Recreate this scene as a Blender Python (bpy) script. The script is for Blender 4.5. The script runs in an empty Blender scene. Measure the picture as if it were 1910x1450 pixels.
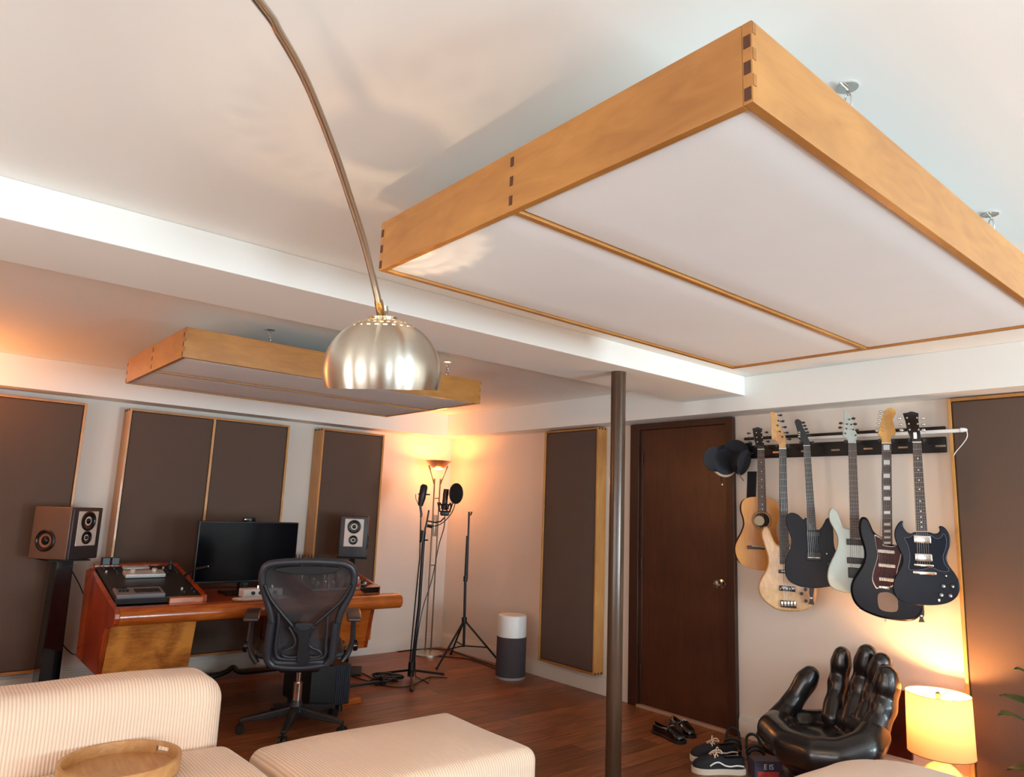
import bpy, bmesh, math, random
from mathutils import Vector, Matrix
import numpy as np

# ---------------------------------------------------------------- camera, world, light
SC = bpy.context.scene
COL = SC.collection
EYE = Vector((0.0, 0.0, 1.355))
YAW, PITCH, ROLL, FPX = 0.6988445, 0.16961067, 0.03953699, 1318.7
CX, CY = 955.0, 725.0
FW = Vector((math.sin(YAW)*math.cos(PITCH), math.cos(YAW)*math.cos(PITCH), math.sin(PITCH)))
_r = Vector((math.cos(YAW), -math.sin(YAW), 0)); _u = _r.cross(FW)
RT = math.cos(ROLL)*_r + math.sin(ROLL)*_u
UP = -math.sin(ROLL)*_r + math.cos(ROLL)*_u
cam_d = bpy.data.cameras.new('camera'); cam = bpy.data.objects.new('camera', cam_d); COL.objects.link(cam)
cam_d.sensor_fit = 'HORIZONTAL'; cam_d.sensor_width = 36; cam_d.lens = FPX*36/1910; cam_d.clip_start = 0.02
cam.matrix_world = Matrix.Translation(EYE) @ Matrix((RT, UP, -FW)).transposed().to_4x4()
SC.camera = cam

SC.view_settings.view_transform = 'Standard'; SC.view_settings.look = 'None'
SC.view_settings.gamma = 1; SC.view_settings.use_curve_mapping = False
SC.view_settings.exposure = 0.34

W = bpy.data.worlds.new('world'); SC.world = W; W.use_nodes = True
W.node_tree.nodes['Background'].inputs[0].default_value = (.62, .78, 1, 1)
W.node_tree.nodes['Background'].inputs[1].default_value = 1.2

def area(name, loc, rot, sx, sy, power, col):
    d = bpy.data.lights.new(name, 'AREA'); d.shape = 'RECTANGLE'; d.size = sx; d.size_y = sy
    d.energy = power; d.color = col
    o = bpy.data.objects.new(name, d); COL.objects.link(o); o.location = loc; o.rotation_euler = rot
    return o
def point(name, loc, power, col, r=.03):
    d = bpy.data.lights.new(name, 'POINT'); d.energy = power; d.color = col; d.shadow_soft_size = r
    o = bpy.data.objects.new(name, d); COL.objects.link(o); o.location = loc; return o
YF = -3.2          # wall behind the camera, with the windows
WINS = [(-1.1, -.2), (.75, 1.65), (2.45, 3.55)]
WZ0, WZ1 = .12, 2.02
WINP = [55, 130, 310]
FILL_WINS = [(-2.2, -.9), (-.3, 1.0), (1.6, 2.4)]  # openings added in the unseen left wall to let in fill light
for (a, b), p in zip(FILL_WINS, [38, 44, 46]):
    area('window_daylight', (-2.3-.5, (a+b)/2, (WZ0+WZ1)/2), (math.radians(135), 0, math.radians(-90)), b-a, WZ1-WZ0, p, (1, .92, .84))  # added fill lamps for ceiling and right wall, behind the left openings
for (a, b), p in zip(WINS, WINP):
    area('window_daylight', ((a+b)/2, YF-.5, (WZ0+WZ1)/2), (math.radians(146), 0, 0), b-a, WZ1-WZ0, p, (.72, .90, 1))
WARM = (1, .34, .075)

# ---------------------------------------------------------------- geometry helpers
def ray(x, y): return FW*FPX + RT*(x-CX) - UP*(y-CY)
def PX(x, y, ax, c):                       # the point seen at a pixel, on the plane axis=c
    d = ray(x, y); return EYE + d*((c-EYE[ax])/d[ax])
def PP(x, y, p0, n):                       # ... on any plane
    d = ray(x, y); return EYE + d*((Vector(p0)-EYE).dot(n)/d.dot(n))
def PD(x, y, D): return EYE + ray(x, y)*(D/FPX)
def PV(x, y, base):                        # ... on the upright plane through base facing the camera
    return PP(x, y, base, Vector((FW.x, FW.y, 0)).normalized())
def srgb(r, g, b):
    f = lambda c: (c/255/12.92) if c/255 <= .04045 else ((c/255+.055)/1.055)**2.4
    return (f(r), f(g), f(b))

def smooth_line(pts, n=6, closed=True):
    P = [Vector(p) for p in pts]; out = []; N = len(P)
    rng = range(N) if closed else range(N-1)
    for i in rng:
        if closed: a, b, c, d = P[i-1], P[i], P[(i+1) % N], P[(i+2) % N]
        else: a, b, c, d = P[max(i-1, 0)], P[i], P[i+1], P[min(i+2, N-1)]
        for k in range(n):
            t = k/n
            out.append(.5*((2*b)+(c-a)*t+(2*a-5*b+4*c-d)*t*t+(3*b-a-3*c+d)*t**3))
    if not closed: out.append(P[-1])
    return out

class MB:
    def __init__(s): s.v = []; s.f = []
    def add(s, vs, fs):
        o = len(s.v); s.v += [tuple(v) for v in vs]; s.f += [tuple(i+o for i in f) for f in fs]; return s
    def box(s, x0, x1, y0, y1, z0, z1, M=None):
        vs = [Vector((x, y, z)) for x in (x0, x1) for y in (y0, y1) for z in (z0, z1)]
        if M: vs = [M @ v for v in vs]
        return s.add(vs, [(0, 1, 3, 2), (4, 6, 7, 5), (0, 4, 5, 1), (2, 3, 7, 6), (0, 2, 6, 4), (1, 5, 7, 3)])
    def hexa(s, b, t):                     # bottom quad, top quad
        return s.add(list(b)+list(t), [(3, 2, 1, 0), (4, 5, 6, 7)] + [(i, (i+1) % 4, 4+(i+1) % 4, 4+i) for i in range(4)])
    def tube(s, pts, r, n=8, closed=False, cap=True):
        P = [Vector(p) for p in pts]; N = len(P); R = r if isinstance(r, (list, tuple)) else [r]*N
        T = []
        for i in range(N):
            a = P[i-1] if (i or closed) else P[i]; b = P[(i+1) % N] if (i < N-1 or closed) else P[i]
            T.append((b-a).normalized() if (b-a).length > 1e-9 else Vector((0, 0, 1)))
        up = Vector((0, 0, 1)) if abs(T[0].z) < .9 else Vector((1, 0, 0))
        u = T[0].cross(up).normalized(); vs = []
        for i in range(N):
            u = (u - T[i]*u.dot(T[i])); u = u.normalized() if u.length > 1e-6 else T[i].orthogonal().normalized()
            w = T[i].cross(u)
            vs += [P[i]+(u*math.cos(2*math.pi*k/n)+w*math.sin(2*math.pi*k/n))*R[i] for k in range(n)]
        fs = []
        for i in range(N if closed else N-1):
            j = (i+1) % N
            fs += [(i*n+k, i*n+(k+1) % n, j*n+(k+1) % n, j*n+k) for k in range(n)]
        if cap and not closed: fs += [tuple(range(n-1, -1, -1)), tuple((N-1)*n+k for k in range(n))]
        return s.add(vs, fs)
    def lathe(s, prof, c=(0, 0, 0), n=32, M=None, cap=True):
        c = Vector(c); vs = []
        for r, z in prof:
            for k in range(n):
                a = 2*math.pi*k/n; p = Vector((r*math.cos(a), r*math.sin(a), z))
                vs.append((M @ p if M else p)+c)
        m = len(prof)
        fs = [(i*n+k, i*n+(k+1) % n, (i+1)*n+(k+1) % n, (i+1)*n+k) for i in range(m-1) for k in range(n)]
        if cap:
            if prof[0][0] > 1e-6: fs.append(tuple(range(n-1, -1, -1)))
            if prof[-1][0] > 1e-6: fs.append(tuple((m-1)*n+k for k in range(n)))
        return s.add(vs, fs)
    def ell(s, c, r, M=None, n=20, m=12):
        prof = [(math.sin(math.pi*i/m), -math.cos(math.pi*i/m)) for i in range(m+1)]
        prof[0] = (1e-4, -1); prof[-1] = (1e-4, 1)
        S = Matrix.Diagonal(Vector(r)); Q = (M.to_3x3() @ S) if M else S
        return s.lathe(prof, c, n, Q, cap=True)
    def prism(s, out, y0, y1):             # outline of (x, z), extruded along y
        n = len(out); vs = [(x, y0, z) for x, z in out]+[(x, y1, z) for x, z in out]
        return s.add(vs, [tuple(range(n)), tuple(range(2*n-1, n-1, -1))] + [(i, n+i, n+(i+1) % n, (i+1) % n) for i in range(n)])
    def prismM(s, out, h0, h1, M):
        n = len(out); vs = [M @ Vector((x, y, h0)) for x, y in out]+[M @ Vector((x, y, h1)) for x, y in out]
        return s.add(vs, [tuple(range(n)), tuple(range(2*n-1, n-1, -1))] + [(i, n+i, n+(i+1) % n, (i+1) % n) for i in range(n)])
    def rbox(s, x0, x1, y0, y1, z0, z1, r, seg=4, div=(8, 8, 4), f=None, M=None):
        # cushion: box with corners rounded by radius r (one closed skin)
        def coords(a, b, k):
            inner = [a+r+(b-a-2*r)*i/k for i in range(k+1)]
            ed = [r*math.tan(math.pi/4*(1-i/seg)) for i in range(seg)]
            return [a+r-e for e in ed]+inner+[b-r+e for e in reversed(ed)]
        X, Y, Z = coords(x0, x1, div[0]), coords(y0, y1, div[1]), coords(z0, z1, div[2])
        idx = {}; vs = []
        def V(x, y, z):
            k = (round(x, 6), round(y, 6), round(z, 6))
            if k not in idx:
                p = Vector((x, y, z)); q = Vector((min(max(x, x0+r), x1-r), min(max(y, y0+r), y1-r), min(max(z, z0+r), z1-r)))
                d = p-q
                if d.length > 1e-9: p = q+d.normalized()*r
                if f: p = f(p)
                if M: p = M @ p
                idx[k] = len(vs); vs.append(p)
            return idx[k]
        fs = []
        for A, B, mk in ((X, Y, lambda a, b, e: (a, b, (z0, z1)[e])), (X, Z, lambda a, b, e: (a, (y0, y1)[e], b)), (Y, Z, lambda a, b, e: ((x0, x1)[e], a, b))):
            for e in (0, 1):
                for i in range(len(A)-1):
                    for j in range(len(B)-1):
                        q = [V(*mk(A[i], B[j], e)), V(*mk(A[i+1], B[j], e)), V(*mk(A[i+1], B[j+1], e)), V(*mk(A[i], B[j+1], e))]
                        fs.append(tuple(q))
        return s.add(vs, fs)
    def build(s, name, mat, parent=None, bevel=0, seg=2, smooth=True, ang=35, world=False, loc=None, recalc=True):
        vs = s.v
        if parent is not None and world: vs = [tuple(parent.Mi @ Vector(v)) for v in vs]
        if loc is not None: vs = [tuple(Vector(v)-Vector(loc)) for v in vs]
        me = bpy.data.meshes.new(name); me.from_pydata(vs, [], s.f); me.validate(); me.update()
        if recalc:
            bm = bmesh.new(); bm.from_mesh(me); bmesh.ops.recalc_face_normals(bm, faces=bm.faces); bm.to_mesh(me); bm.free()
        if smooth:
            me.polygons.foreach_set('use_smooth', [True]*len(me.polygons)); me.set_sharp_from_angle(angle=math.radians(ang))
        me.materials.append(mat)
        o = bpy.data.objects.new(name, me); COL.objects.link(o)
        if loc is not None: o.location = loc
        if parent is not None: o.parent = parent.e if isinstance(parent, Thing) else parent
        if bevel:
            b = o.modifiers.new('bevel', 'BEVEL'); b.width = bevel; b.segments = seg; b.limit_method = 'ANGLE'; b.angle_limit = math.radians(50)
        return o

class Thing:
    def __init__(s, name, label, cat, loc=(0, 0, 0), rz=0, group=None):
        s.e = bpy.data.objects.new(name, None); COL.objects.link(s.e); s.e.empty_display_size = .05
        s.e.location = loc; s.e.rotation_euler = (0, 0, rz)
        s.e['label'] = label; s.e['category'] = cat
        if group: s.e['group'] = group
        s.M = Matrix.Translation(Vector(loc)) @ Matrix.Rotation(rz, 4, 'Z'); s.Mi = s.M.inverted()
    def L(s, p): return s.Mi @ Vector(p)
def tag(o, label, cat, group=None, kind=None):
    o['label'] = label; o['category'] = cat
    if group: o['group'] = group
    if kind: o['kind'] = kind
    return o
def struct(o): o['kind'] = 'structure'; return o

# ---------------------------------------------------------------- materials
def mat(name, col, rough=.5, metal=0, spec=.5, var=0, vscale=30, bump=0, bscale=200, coat=0, aniso=0, trans=0, emit=None, es=0, sheen=0):
    m = bpy.data.materials.new(name); m.use_nodes = True; nt = m.node_tree; b = nt.nodes['Principled BSDF']
    b.inputs['Base Color'].default_value = (*col, 1); b.inputs['Roughness'].default_value = rough
    b.inputs['Metallic'].default_value = metal; b.inputs['Specular IOR Level'].default_value = spec
    b.inputs['Coat Weight'].default_value = coat; b.inputs['Anisotropic'].default_value = aniso
    b.inputs['Transmission Weight'].default_value = trans; b.inputs['Sheen Weight'].default_value = sheen
    if emit: b.inputs['Emission Color'].default_value = (*emit, 1); b.inputs['Emission Strength'].default_value = es
    tc = nt.nodes.new('ShaderNodeTexCoord')
    nz = nt.nodes.new('ShaderNodeTexNoise'); nz.inputs['Scale'].default_value = vscale; nz.inputs['Detail'].default_value = 4
    nt.links.new(tc.outputs['Object'], nz.inputs['Vector'])
    mx = nt.nodes.new('ShaderNodeMix'); mx.data_type = 'RGBA'
    mx.inputs['A'].default_value = (*[c*(1-var) for c in col], 1); mx.inputs['B'].default_value = (*[min(1, c*(1+var)) for c in col], 1)
    nt.links.new(nz.outputs['Fac'], mx.inputs['Factor']); nt.links.new(mx.outputs['Result'], b.inputs['Base Color'])
    if bump:
        n2 = nt.nodes.new('ShaderNodeTexNoise'); n2.inputs['Scale'].default_value = bscale; nt.links.new(tc.outputs['Object'], n2.inputs['Vector'])
        bp = nt.nodes.new('ShaderNodeBump'); bp.inputs['Strength'].default_value = bump; bp.inputs['Distance'].default_value = .002
        nt.links.new(n2.outputs['Fac'], bp.inputs['Height']); nt.links.new(bp.outputs['Normal'], b.inputs['Normal'])
    if aniso:
        b.inputs['Anisotropic Rotation'].default_value = .25
        tg = nt.nodes.new('ShaderNodeTangent'); tg.direction_type = 'RADIAL'; tg.axis = 'Z'
        nt.links.new(tg.outputs['Tangent'], b.inputs['Tangent'])
    return m

def wood(name, light, dark, stretch=(1, 8, 8), scale=3, rough=.4, spec=.5, contrast=1.0, coat=0, blotch=.5):
    m = bpy.data.materials.new(name); m.use_nodes = True; nt = m.node_tree; b = nt.nodes['Principled BSDF']
    b.inputs['Roughness'].default_value = rough; b.inputs['Specular IOR Level'].default_value = spec; b.inputs['Coat Weight'].default_value = coat
    tc = nt.nodes.new('ShaderNodeTexCoord'); mp = nt.nodes.new('ShaderNodeMapping'); mp.inputs['Scale'].default_value = stretch
    nt.links.new(tc.outputs['Object'], mp.inputs['Vector'])
    n1 = nt.nodes.new('ShaderNodeTexNoise'); n1.inputs['Scale'].default_value = scale; n1.inputs['Detail'].default_value = 6; n1.inputs['Distortion'].default_value = 1.6
    n2 = nt.nodes.new('ShaderNodeTexNoise'); n2.inputs['Scale'].default_value = scale*1.3; n2.inputs['Detail'].default_value = 3; n2.inputs['Distortion'].default_value = .8
    nt.links.new(mp.outputs['Vector'], n1.inputs['Vector']); nt.links.new(tc.outputs['Object'], n2.inputs['Vector'])
    ad = nt.nodes.new('ShaderNodeMath'); ad.operation = 'MULTIPLY_ADD'; ad.inputs[1].default_value = 1-blotch
    a2 = nt.nodes.new('ShaderNodeMath'); a2.operation = 'MULTIPLY'; a2.inputs[1].default_value = blotch
    nt.links.new(n1.outputs['Fac'], ad.inputs[0]); nt.links.new(n2.outputs['Fac'], a2.inputs[0]); nt.links.new(a2.outputs[0], ad.inputs[2])
    cr = nt.nodes.new('ShaderNodeValToRGB'); cr.color_ramp.elements[0].position = .5-.18/contrast; cr.color_ramp.elements[1].position = .5+.18/contrast
    cr.color_ramp.elements[0].color = (*dark, 1); cr.color_ramp.elements[1].color = (*light, 1)
    nt.links.new(ad.outputs[0], cr.inputs['Fac']); nt.links.new(cr.outputs['Color'], b.inputs['Base Color'])
    bp = nt.nodes.new('ShaderNodeBump'); bp.inputs['Strength'].default_value = .08; bp.inputs['Distance'].default_value = .002
    nt.links.new(n1.outputs['Fac'], bp.inputs['Height']); nt.links.new(bp.outputs['Normal'], b.inputs['Normal'])
    return m

def plank_floor():
    m = bpy.data.materials.new('floor_planks'); m.use_nodes = True; nt = m.node_tree; b = nt.nodes['Principled BSDF']
    b.inputs['Roughness'].default_value = .38; b.inputs['Specular IOR Level'].default_value = .4
    tc = nt.nodes.new('ShaderNodeTexCoord')
    br = nt.nodes.new('ShaderNodeTexBrick'); br.offset = .37; br.inputs['Scale'].default_value = 1
    br.inputs['Brick Width'].default_value = 1.22; br.inputs['Row Height'].default_value = .15; br.inputs['Mortar Size'].default_value = .0022
    br.inputs['Color1'].default_value = (*srgb(158, 98, 62), 1); br.inputs['Color2'].default_value = (*srgb(124, 76, 50), 1); br.inputs['Mortar'].default_value = (*srgb(45, 25, 18), 1)
    nt.links.new(tc.outputs['Object'], br.inputs['Vector'])
    mp = nt.nodes.new('ShaderNodeMapping'); mp.inputs['Scale'].default_value = (1.2, 14, 1); nt.links.new(tc.outputs['Object'], mp.inputs['Vector'])
    nz = nt.nodes.new('ShaderNodeTexNoise'); nz.inputs['Scale'].default_value = 3; nz.inputs['Detail'].default_value = 8; nz.inputs['Distortion'].default_value = .6
    nt.links.new(mp.outputs['Vector'], nz.inputs['Vector'])
    cr = nt.nodes.new('ShaderNodeValToRGB'); cr.color_ramp.elements[0].position = .3; cr.color_ramp.elements[0].color = (.45, .42, .4, 1); cr.color_ramp.elements[1].position = .7; cr.color_ramp.elements[1].color = (1.3, 1.25, 1.2, 1)
    nt.links.new(nz.outputs['Fac'], cr.inputs['Fac'])
    mx = nt.nodes.new('ShaderNodeMix'); mx.data_type = 'RGBA'; mx.blend_type = 'MULTIPLY'; mx.inputs['Factor'].default_value = 1
    nt.links.new(br.outputs['Color'], mx.inputs['A']); nt.links.new(cr.outputs['Color'], mx.inputs['B']); nt.links.new(mx.outputs['Result'], b.inputs['Base Color'])
    bp = nt.nodes.new('ShaderNodeBump'); bp.inputs['Strength'].default_value = .15; bp.inputs['Distance'].default_value = .002
    nt.links.new(nz.outputs['Fac'], bp.inputs['Height']); nt.links.new(bp.outputs['Normal'], b.inputs['Normal'])
    return m

def corduroy(name, col, period=.011):
    m = bpy.data.materials.new(name); m.use_nodes = True; nt = m.node_tree; b = nt.nodes['Principled BSDF']
    b.inputs['Roughness'].default_value = .9; b.inputs['Specular IOR Level'].default_value = .15; b.inputs['Sheen Weight'].default_value = .25
    tc = nt.nodes.new('ShaderNodeTexCoord'); wv = nt.nodes.new('ShaderNodeTexWave'); wv.wave_type = 'BANDS'; wv.bands_direction = 'X'; wv.wave_profile = 'SIN'
    wv.inputs['Scale'].default_value = .314/period; wv.inputs['Distortion'].default_value = .1; wv.inputs['Detail'].default_value = 1; wv.inputs['Detail Scale'].default_value = .2
    nt.links.new(tc.outputs['Object'], wv.inputs['Vector'])
    mx = nt.nodes.new('ShaderNodeMix'); mx.data_type = 'RGBA'
    mx.inputs['A'].default_value = (*[c*.76 for c in col], 1); mx.inputs['B'].default_value = (*col, 1)
    cr = nt.nodes.new('ShaderNodeValToRGB'); cr.color_ramp.elements[0].position = .05; cr.color_ramp.elements[1].position = .45
    nt.links.new(wv.outputs['Fac'], cr.inputs['Fac']); nt.links.new(cr.outputs['Color'], mx.inputs['Factor']); nt.links.new(mx.outputs['Result'], b.inputs['Base Color'])
    bp = nt.nodes.new('ShaderNodeBump'); bp.inputs['Strength'].default_value = .55; bp.inputs['Distance'].default_value = .003
    nt.links.new(wv.outputs['Fac'], bp.inputs['Height']); nt.links.new(bp.outputs['Normal'], b.inputs['Normal'])
    return m

def pane_glass():
    m = bpy.data.materials.new('window_glass'); m.use_nodes = True; nt = m.node_tree; nt.nodes.clear()
    o = nt.nodes.new('ShaderNodeOutputMaterial'); t = nt.nodes.new('ShaderNodeBsdfTransparent'); g = nt.nodes.new('ShaderNodeBsdfGlossy'); g.inputs['Roughness'].default_value = .02
    mx = nt.nodes.new('ShaderNodeMixShader'); mx.inputs[0].default_value = .06
    nt.links.new(t.outputs[0], mx.inputs[1]); nt.links.new(g.outputs[0], mx.inputs[2]); nt.links.new(mx.outputs[0], o.inputs[0]); return m

def mesh_fabric(name, col, alpha=.8):
    m = mat(name, col, .55); m.node_tree.nodes['Principled BSDF'].inputs['Alpha'].default_value = alpha; return m

WALL = mat('wall_paint', srgb(226, 215, 203), .6, spec=.3, var=.015, vscale=1.5, bump=.05, bscale=120)
CEIL = mat('ceiling_paint', srgb(234, 234, 229), .55, spec=.3, var=.015, vscale=1.2)
TRIM = mat('trim_paint', srgb(226, 220, 210), .4, var=.01)
FLOOR = plank_floor()
MAPLE_X = wood('honey_maple_long_x', srgb(188, 132, 66), srgb(148, 94, 42), (2.2, 9, 9), 2.2, .34, contrast=.8, coat=.15)
MAPLE_Y = wood('honey_maple_long_y', srgb(188, 132, 66), srgb(148, 94, 42), (9, 2.2, 9), 2.2, .34, contrast=.8, coat=.15)
MAPLE_Z = wood('honey_maple_upright', srgb(214, 160, 92), srgb(178, 120, 58), (9, 9, 1.6), 2.2, .36, contrast=.8, coat=.1)
MIDGRAIN = wood('brown_end_grain', srgb(168, 112, 60), srgb(130, 82, 40), (20, 20, 20), 8, .6)
ENDGRAIN = wood('dark_end_grain', srgb(96, 54, 26), srgb(60, 32, 16), (20, 20, 20), 8, .6)
DESKW = wood('amber_desk_wood', srgb(196, 104, 36), srgb(142, 62, 18), (1.5, 9, 9), 3, .25, coat=.3)
DESKR = wood('red_mahogany', srgb(176, 72, 24), srgb(112, 36, 12), (8, 8, 1.6), 3, .25, coat=.3)
BURL = wood('figured_maple', srgb(208, 134, 58), srgb(150, 82, 30), (3, 9, 14), 4, .28, contrast=1.7, coat=.3, blotch=.7)
DARKW = wood('dark_brown_door', srgb(86, 48, 30), srgb(58, 30, 20), (9, 9, .9), 3, .33, spec=.6, contrast=.8)
DFRAME = mat('dark_brown_frame_paint', srgb(62, 36, 26), .35, var=.1)
CLOTHD = mat('taupe_acoustic_fabric', srgb(98, 82, 73), .95, spec=.1, var=.05, vscale=3, bump=.3, bscale=900)
CLOTHL = mat('pale_grey_acoustic_fabric', srgb(226, 228, 227), .95, spec=.1, var=.03, vscale=5, bump=.2, bscale=700)
BLACK = mat('black_plastic', srgb(20, 20, 23), .4, var=.1)
BLACKM = mat('black_powder_coat', srgb(14, 14, 16), .45)
GLOSSB = mat('gloss_black', srgb(9, 10, 14), .12, coat=.5)
STEEL = mat('brushed_nickel', srgb(196, 190, 178), .3, 1, aniso=.0)
CHROME = mat('chrome', srgb(220, 218, 214), .12, 1)
SILVER = mat('silver_plastic', srgb(190, 186, 182), .35, .3)
WHITEP = mat('white_plastic', srgb(232, 230, 226), .4)
CORD = corduroy('cream_corduroy', srgb(238, 208, 184))
COLPAINT = mat('brown_column_paint', srgb(76, 56, 42), .2, spec=.45, var=.08, vscale=12)
# ---------------------------------------------------------------- the room
XD, YD, XL, ZC = 4.242, 5.98, -2.3, 2.26
struct(MB().box(XL-.1, XD+.1, YF-.1, YD+.1, -.1, 0).build('floor', FLOOR, smooth=False))
struct(MB().box(XL-.1, XD+.1, YF-.1, YD+.1, ZC, ZC+.1).build('ceiling', CEIL, smooth=False))
struct(MB().box(XL, XD, YD, YD+.1, 0, ZC).build('wall_back', WALL, smooth=False))
struct(MB().box(XD, XD+.1, YF, YD, 0, ZC).build('wall_right', WALL, smooth=False))
wl = MB(); ys = [YF]+[c for w in FILL_WINS for c in w]+[YD]
for i in range(0, len(ys), 2): wl.box(XL-.1, XL, ys[i], ys[i+1], 0, ZC)
for a, b in FILL_WINS: wl.box(XL-.1, XL, a, b, 0, WZ0); wl.box(XL-.1, XL, a, b, WZ1, ZC)
struct(wl.build('wall_left', WALL, smooth=False))
wf = MB(); xs = [XL]+[c for w in WINS for c in w]+[XD]
for i in range(0, len(xs), 2): wf.box(xs[i], xs[i+1], YF-.1, YF, 0, ZC)
for a, b in WINS: wf.box(a, b, YF-.1, YF, 0, WZ0); wf.box(a, b, YF-.1, YF, WZ1, ZC)
struct(wf.build('wall_front', WALL, smooth=False))
GL = pane_glass()
for i, (a, b) in enumerate(WINS):
    m = MB(); t = .05
    m.box(a, b, YF-.08, YF+.01, WZ0, WZ0+t); m.box(a, b, YF-.08, YF+.01, WZ1-t, WZ1); m.box(a, a+t, YF-.08, YF+.01, WZ0+t, WZ1-t); m.box(b-t, b, YF-.08, YF+.01, WZ0+t, WZ1-t)
    m.box((a+b)/2-.02, (a+b)/2+.02, YF-.06, YF-.01, WZ0+t, WZ1-t)
    fr = struct(m.build('window_%d' % (i+1), TRIM, smooth=False))
    MB().box(a+t, b-t, YF-.04, YF-.035, WZ0+t, WZ1-t).build('window_pane', GL, fr, smooth=False)
for i, (a, b) in enumerate(FILL_WINS):
    t = .05; m = MB().box(XL-.08, XL+.01, a, b, WZ0, WZ0+t).box(XL-.08, XL+.01, a, b, WZ1-t, WZ1).box(XL-.08, XL+.01, a, a+t, WZ0+t, WZ1-t).box(XL-.08, XL+.01, b-t, b, WZ0+t, WZ1-t)
    fr = struct(m.build('window_%d' % (i+4), TRIM, smooth=False))  # unseen left window, added only to go with the fill lamps
    MB().box(XL-.04, XL-.035, a+t, b-t, WZ0+t, WZ1-t).build('window_pane', GL, fr, smooth=False)
# dropped beam and soffits
YS, XS, ZS = 5.76, 4.03, 2.04
struct(MB().box(XL, XS, 2.465, 2.94, 2.135, ZC).build('trim_1', CEIL, smooth=False, bevel=.003))
struct(MB().box(XS, XD, YF, YD, ZS, ZC).build('trim_2', CEIL, smooth=False, bevel=.003))
struct(MB().box(XL, XS, YS, YD, ZS, ZC).build('trim_3', CEIL, smooth=False, bevel=.003))
def baseb(name, pts):
    m = MB()
    for (x0, x1, y0, y1, ax) in pts:
        m.box(x0, x1, y0, y1, 0, .105)
        if ax == 'y': m.box(x0, x1, y0+.005, y1, .105, .122); m.box(x0, x1, y0+.01, y1, .122, .136)
        else: m.box(x0+.005, x1, y0, y1, .105, .122); m.box(x0+.01, x1, y0, y1, .122, .136)
    return struct(m.build(name, TRIM, smooth=False, bevel=.002))
baseb('baseboard_back', [(XL, XD-.018, YD-.018, YD, 'y')])
baseb('baseboard_right', [(XD-.018, XD, YF, 2.668, 'x'), (XD-.018, XD, 3.568, YD, 'x')])
# the dark brown door in the right wall
DY0, DY1 = 2.671, 3.565
d = struct(MB().box(XD-.035, XD, DY1-.085, DY1, 0, 2.035).box(XD-.035, XD, DY0, DY0+.06, 0, 2.035).box(XD-.035, XD, DY0+.06, DY1-.085, 1.99, 2.035)
    .box(XD-.016, XD, DY1-.11, DY1-.085, 0, 1.99).build('door_1', DFRAME, smooth=False, bevel=.003))
lf = MB().box(XD-.012, XD, DY0+.06, DY1-.11, .02, 1.99).build('door_leaf', DARKW, d, smooth=False, bevel=.002)
kb = PX(1343, 1090, 0, XD-.03)
MX = Matrix.Rotation(math.radians(-90), 4, 'Y')
MB().lathe([(.03, 0), (.03, .005), (.014, .008), (.012, .03), (.02, .036), (.028, .045), (.029, .056), (.022, .066), (.001, .068)], (XD-.012, kb.y, kb.z), 24, MX).build('door_knob', CHROME, lf)
MB().box(XD-.045, XD-.001, DY0+.06, DY1-.085, 0, .018).build('threshold', mat('pale_threshold', srgb(186, 150, 124), .4), d, smooth=False, bevel=.003)
for z in (.25, 1.0, 1.78): MB().tube([(XD-.02, DY1-.11, z-.04), (XD-.02, DY1-.11, z+.04)], .007, 10).build('hinge', DFRAME, d)

# steel column under the beam
cb = Thing('support_column', 'round brown painted steel column standing under the ceiling beam', 'column', (2.945, 2.585, 0))
MB().lathe([(.041, .006), (.041, 2.134)], (0, 0, 0), 32).build('pipe', COLPAINT, cb)
MB().lathe([(.058, 0), (.058, .006), (.043, .008)], (0, 0, 0), 32).build('base_plate', COLPAINT, cb)

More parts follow.
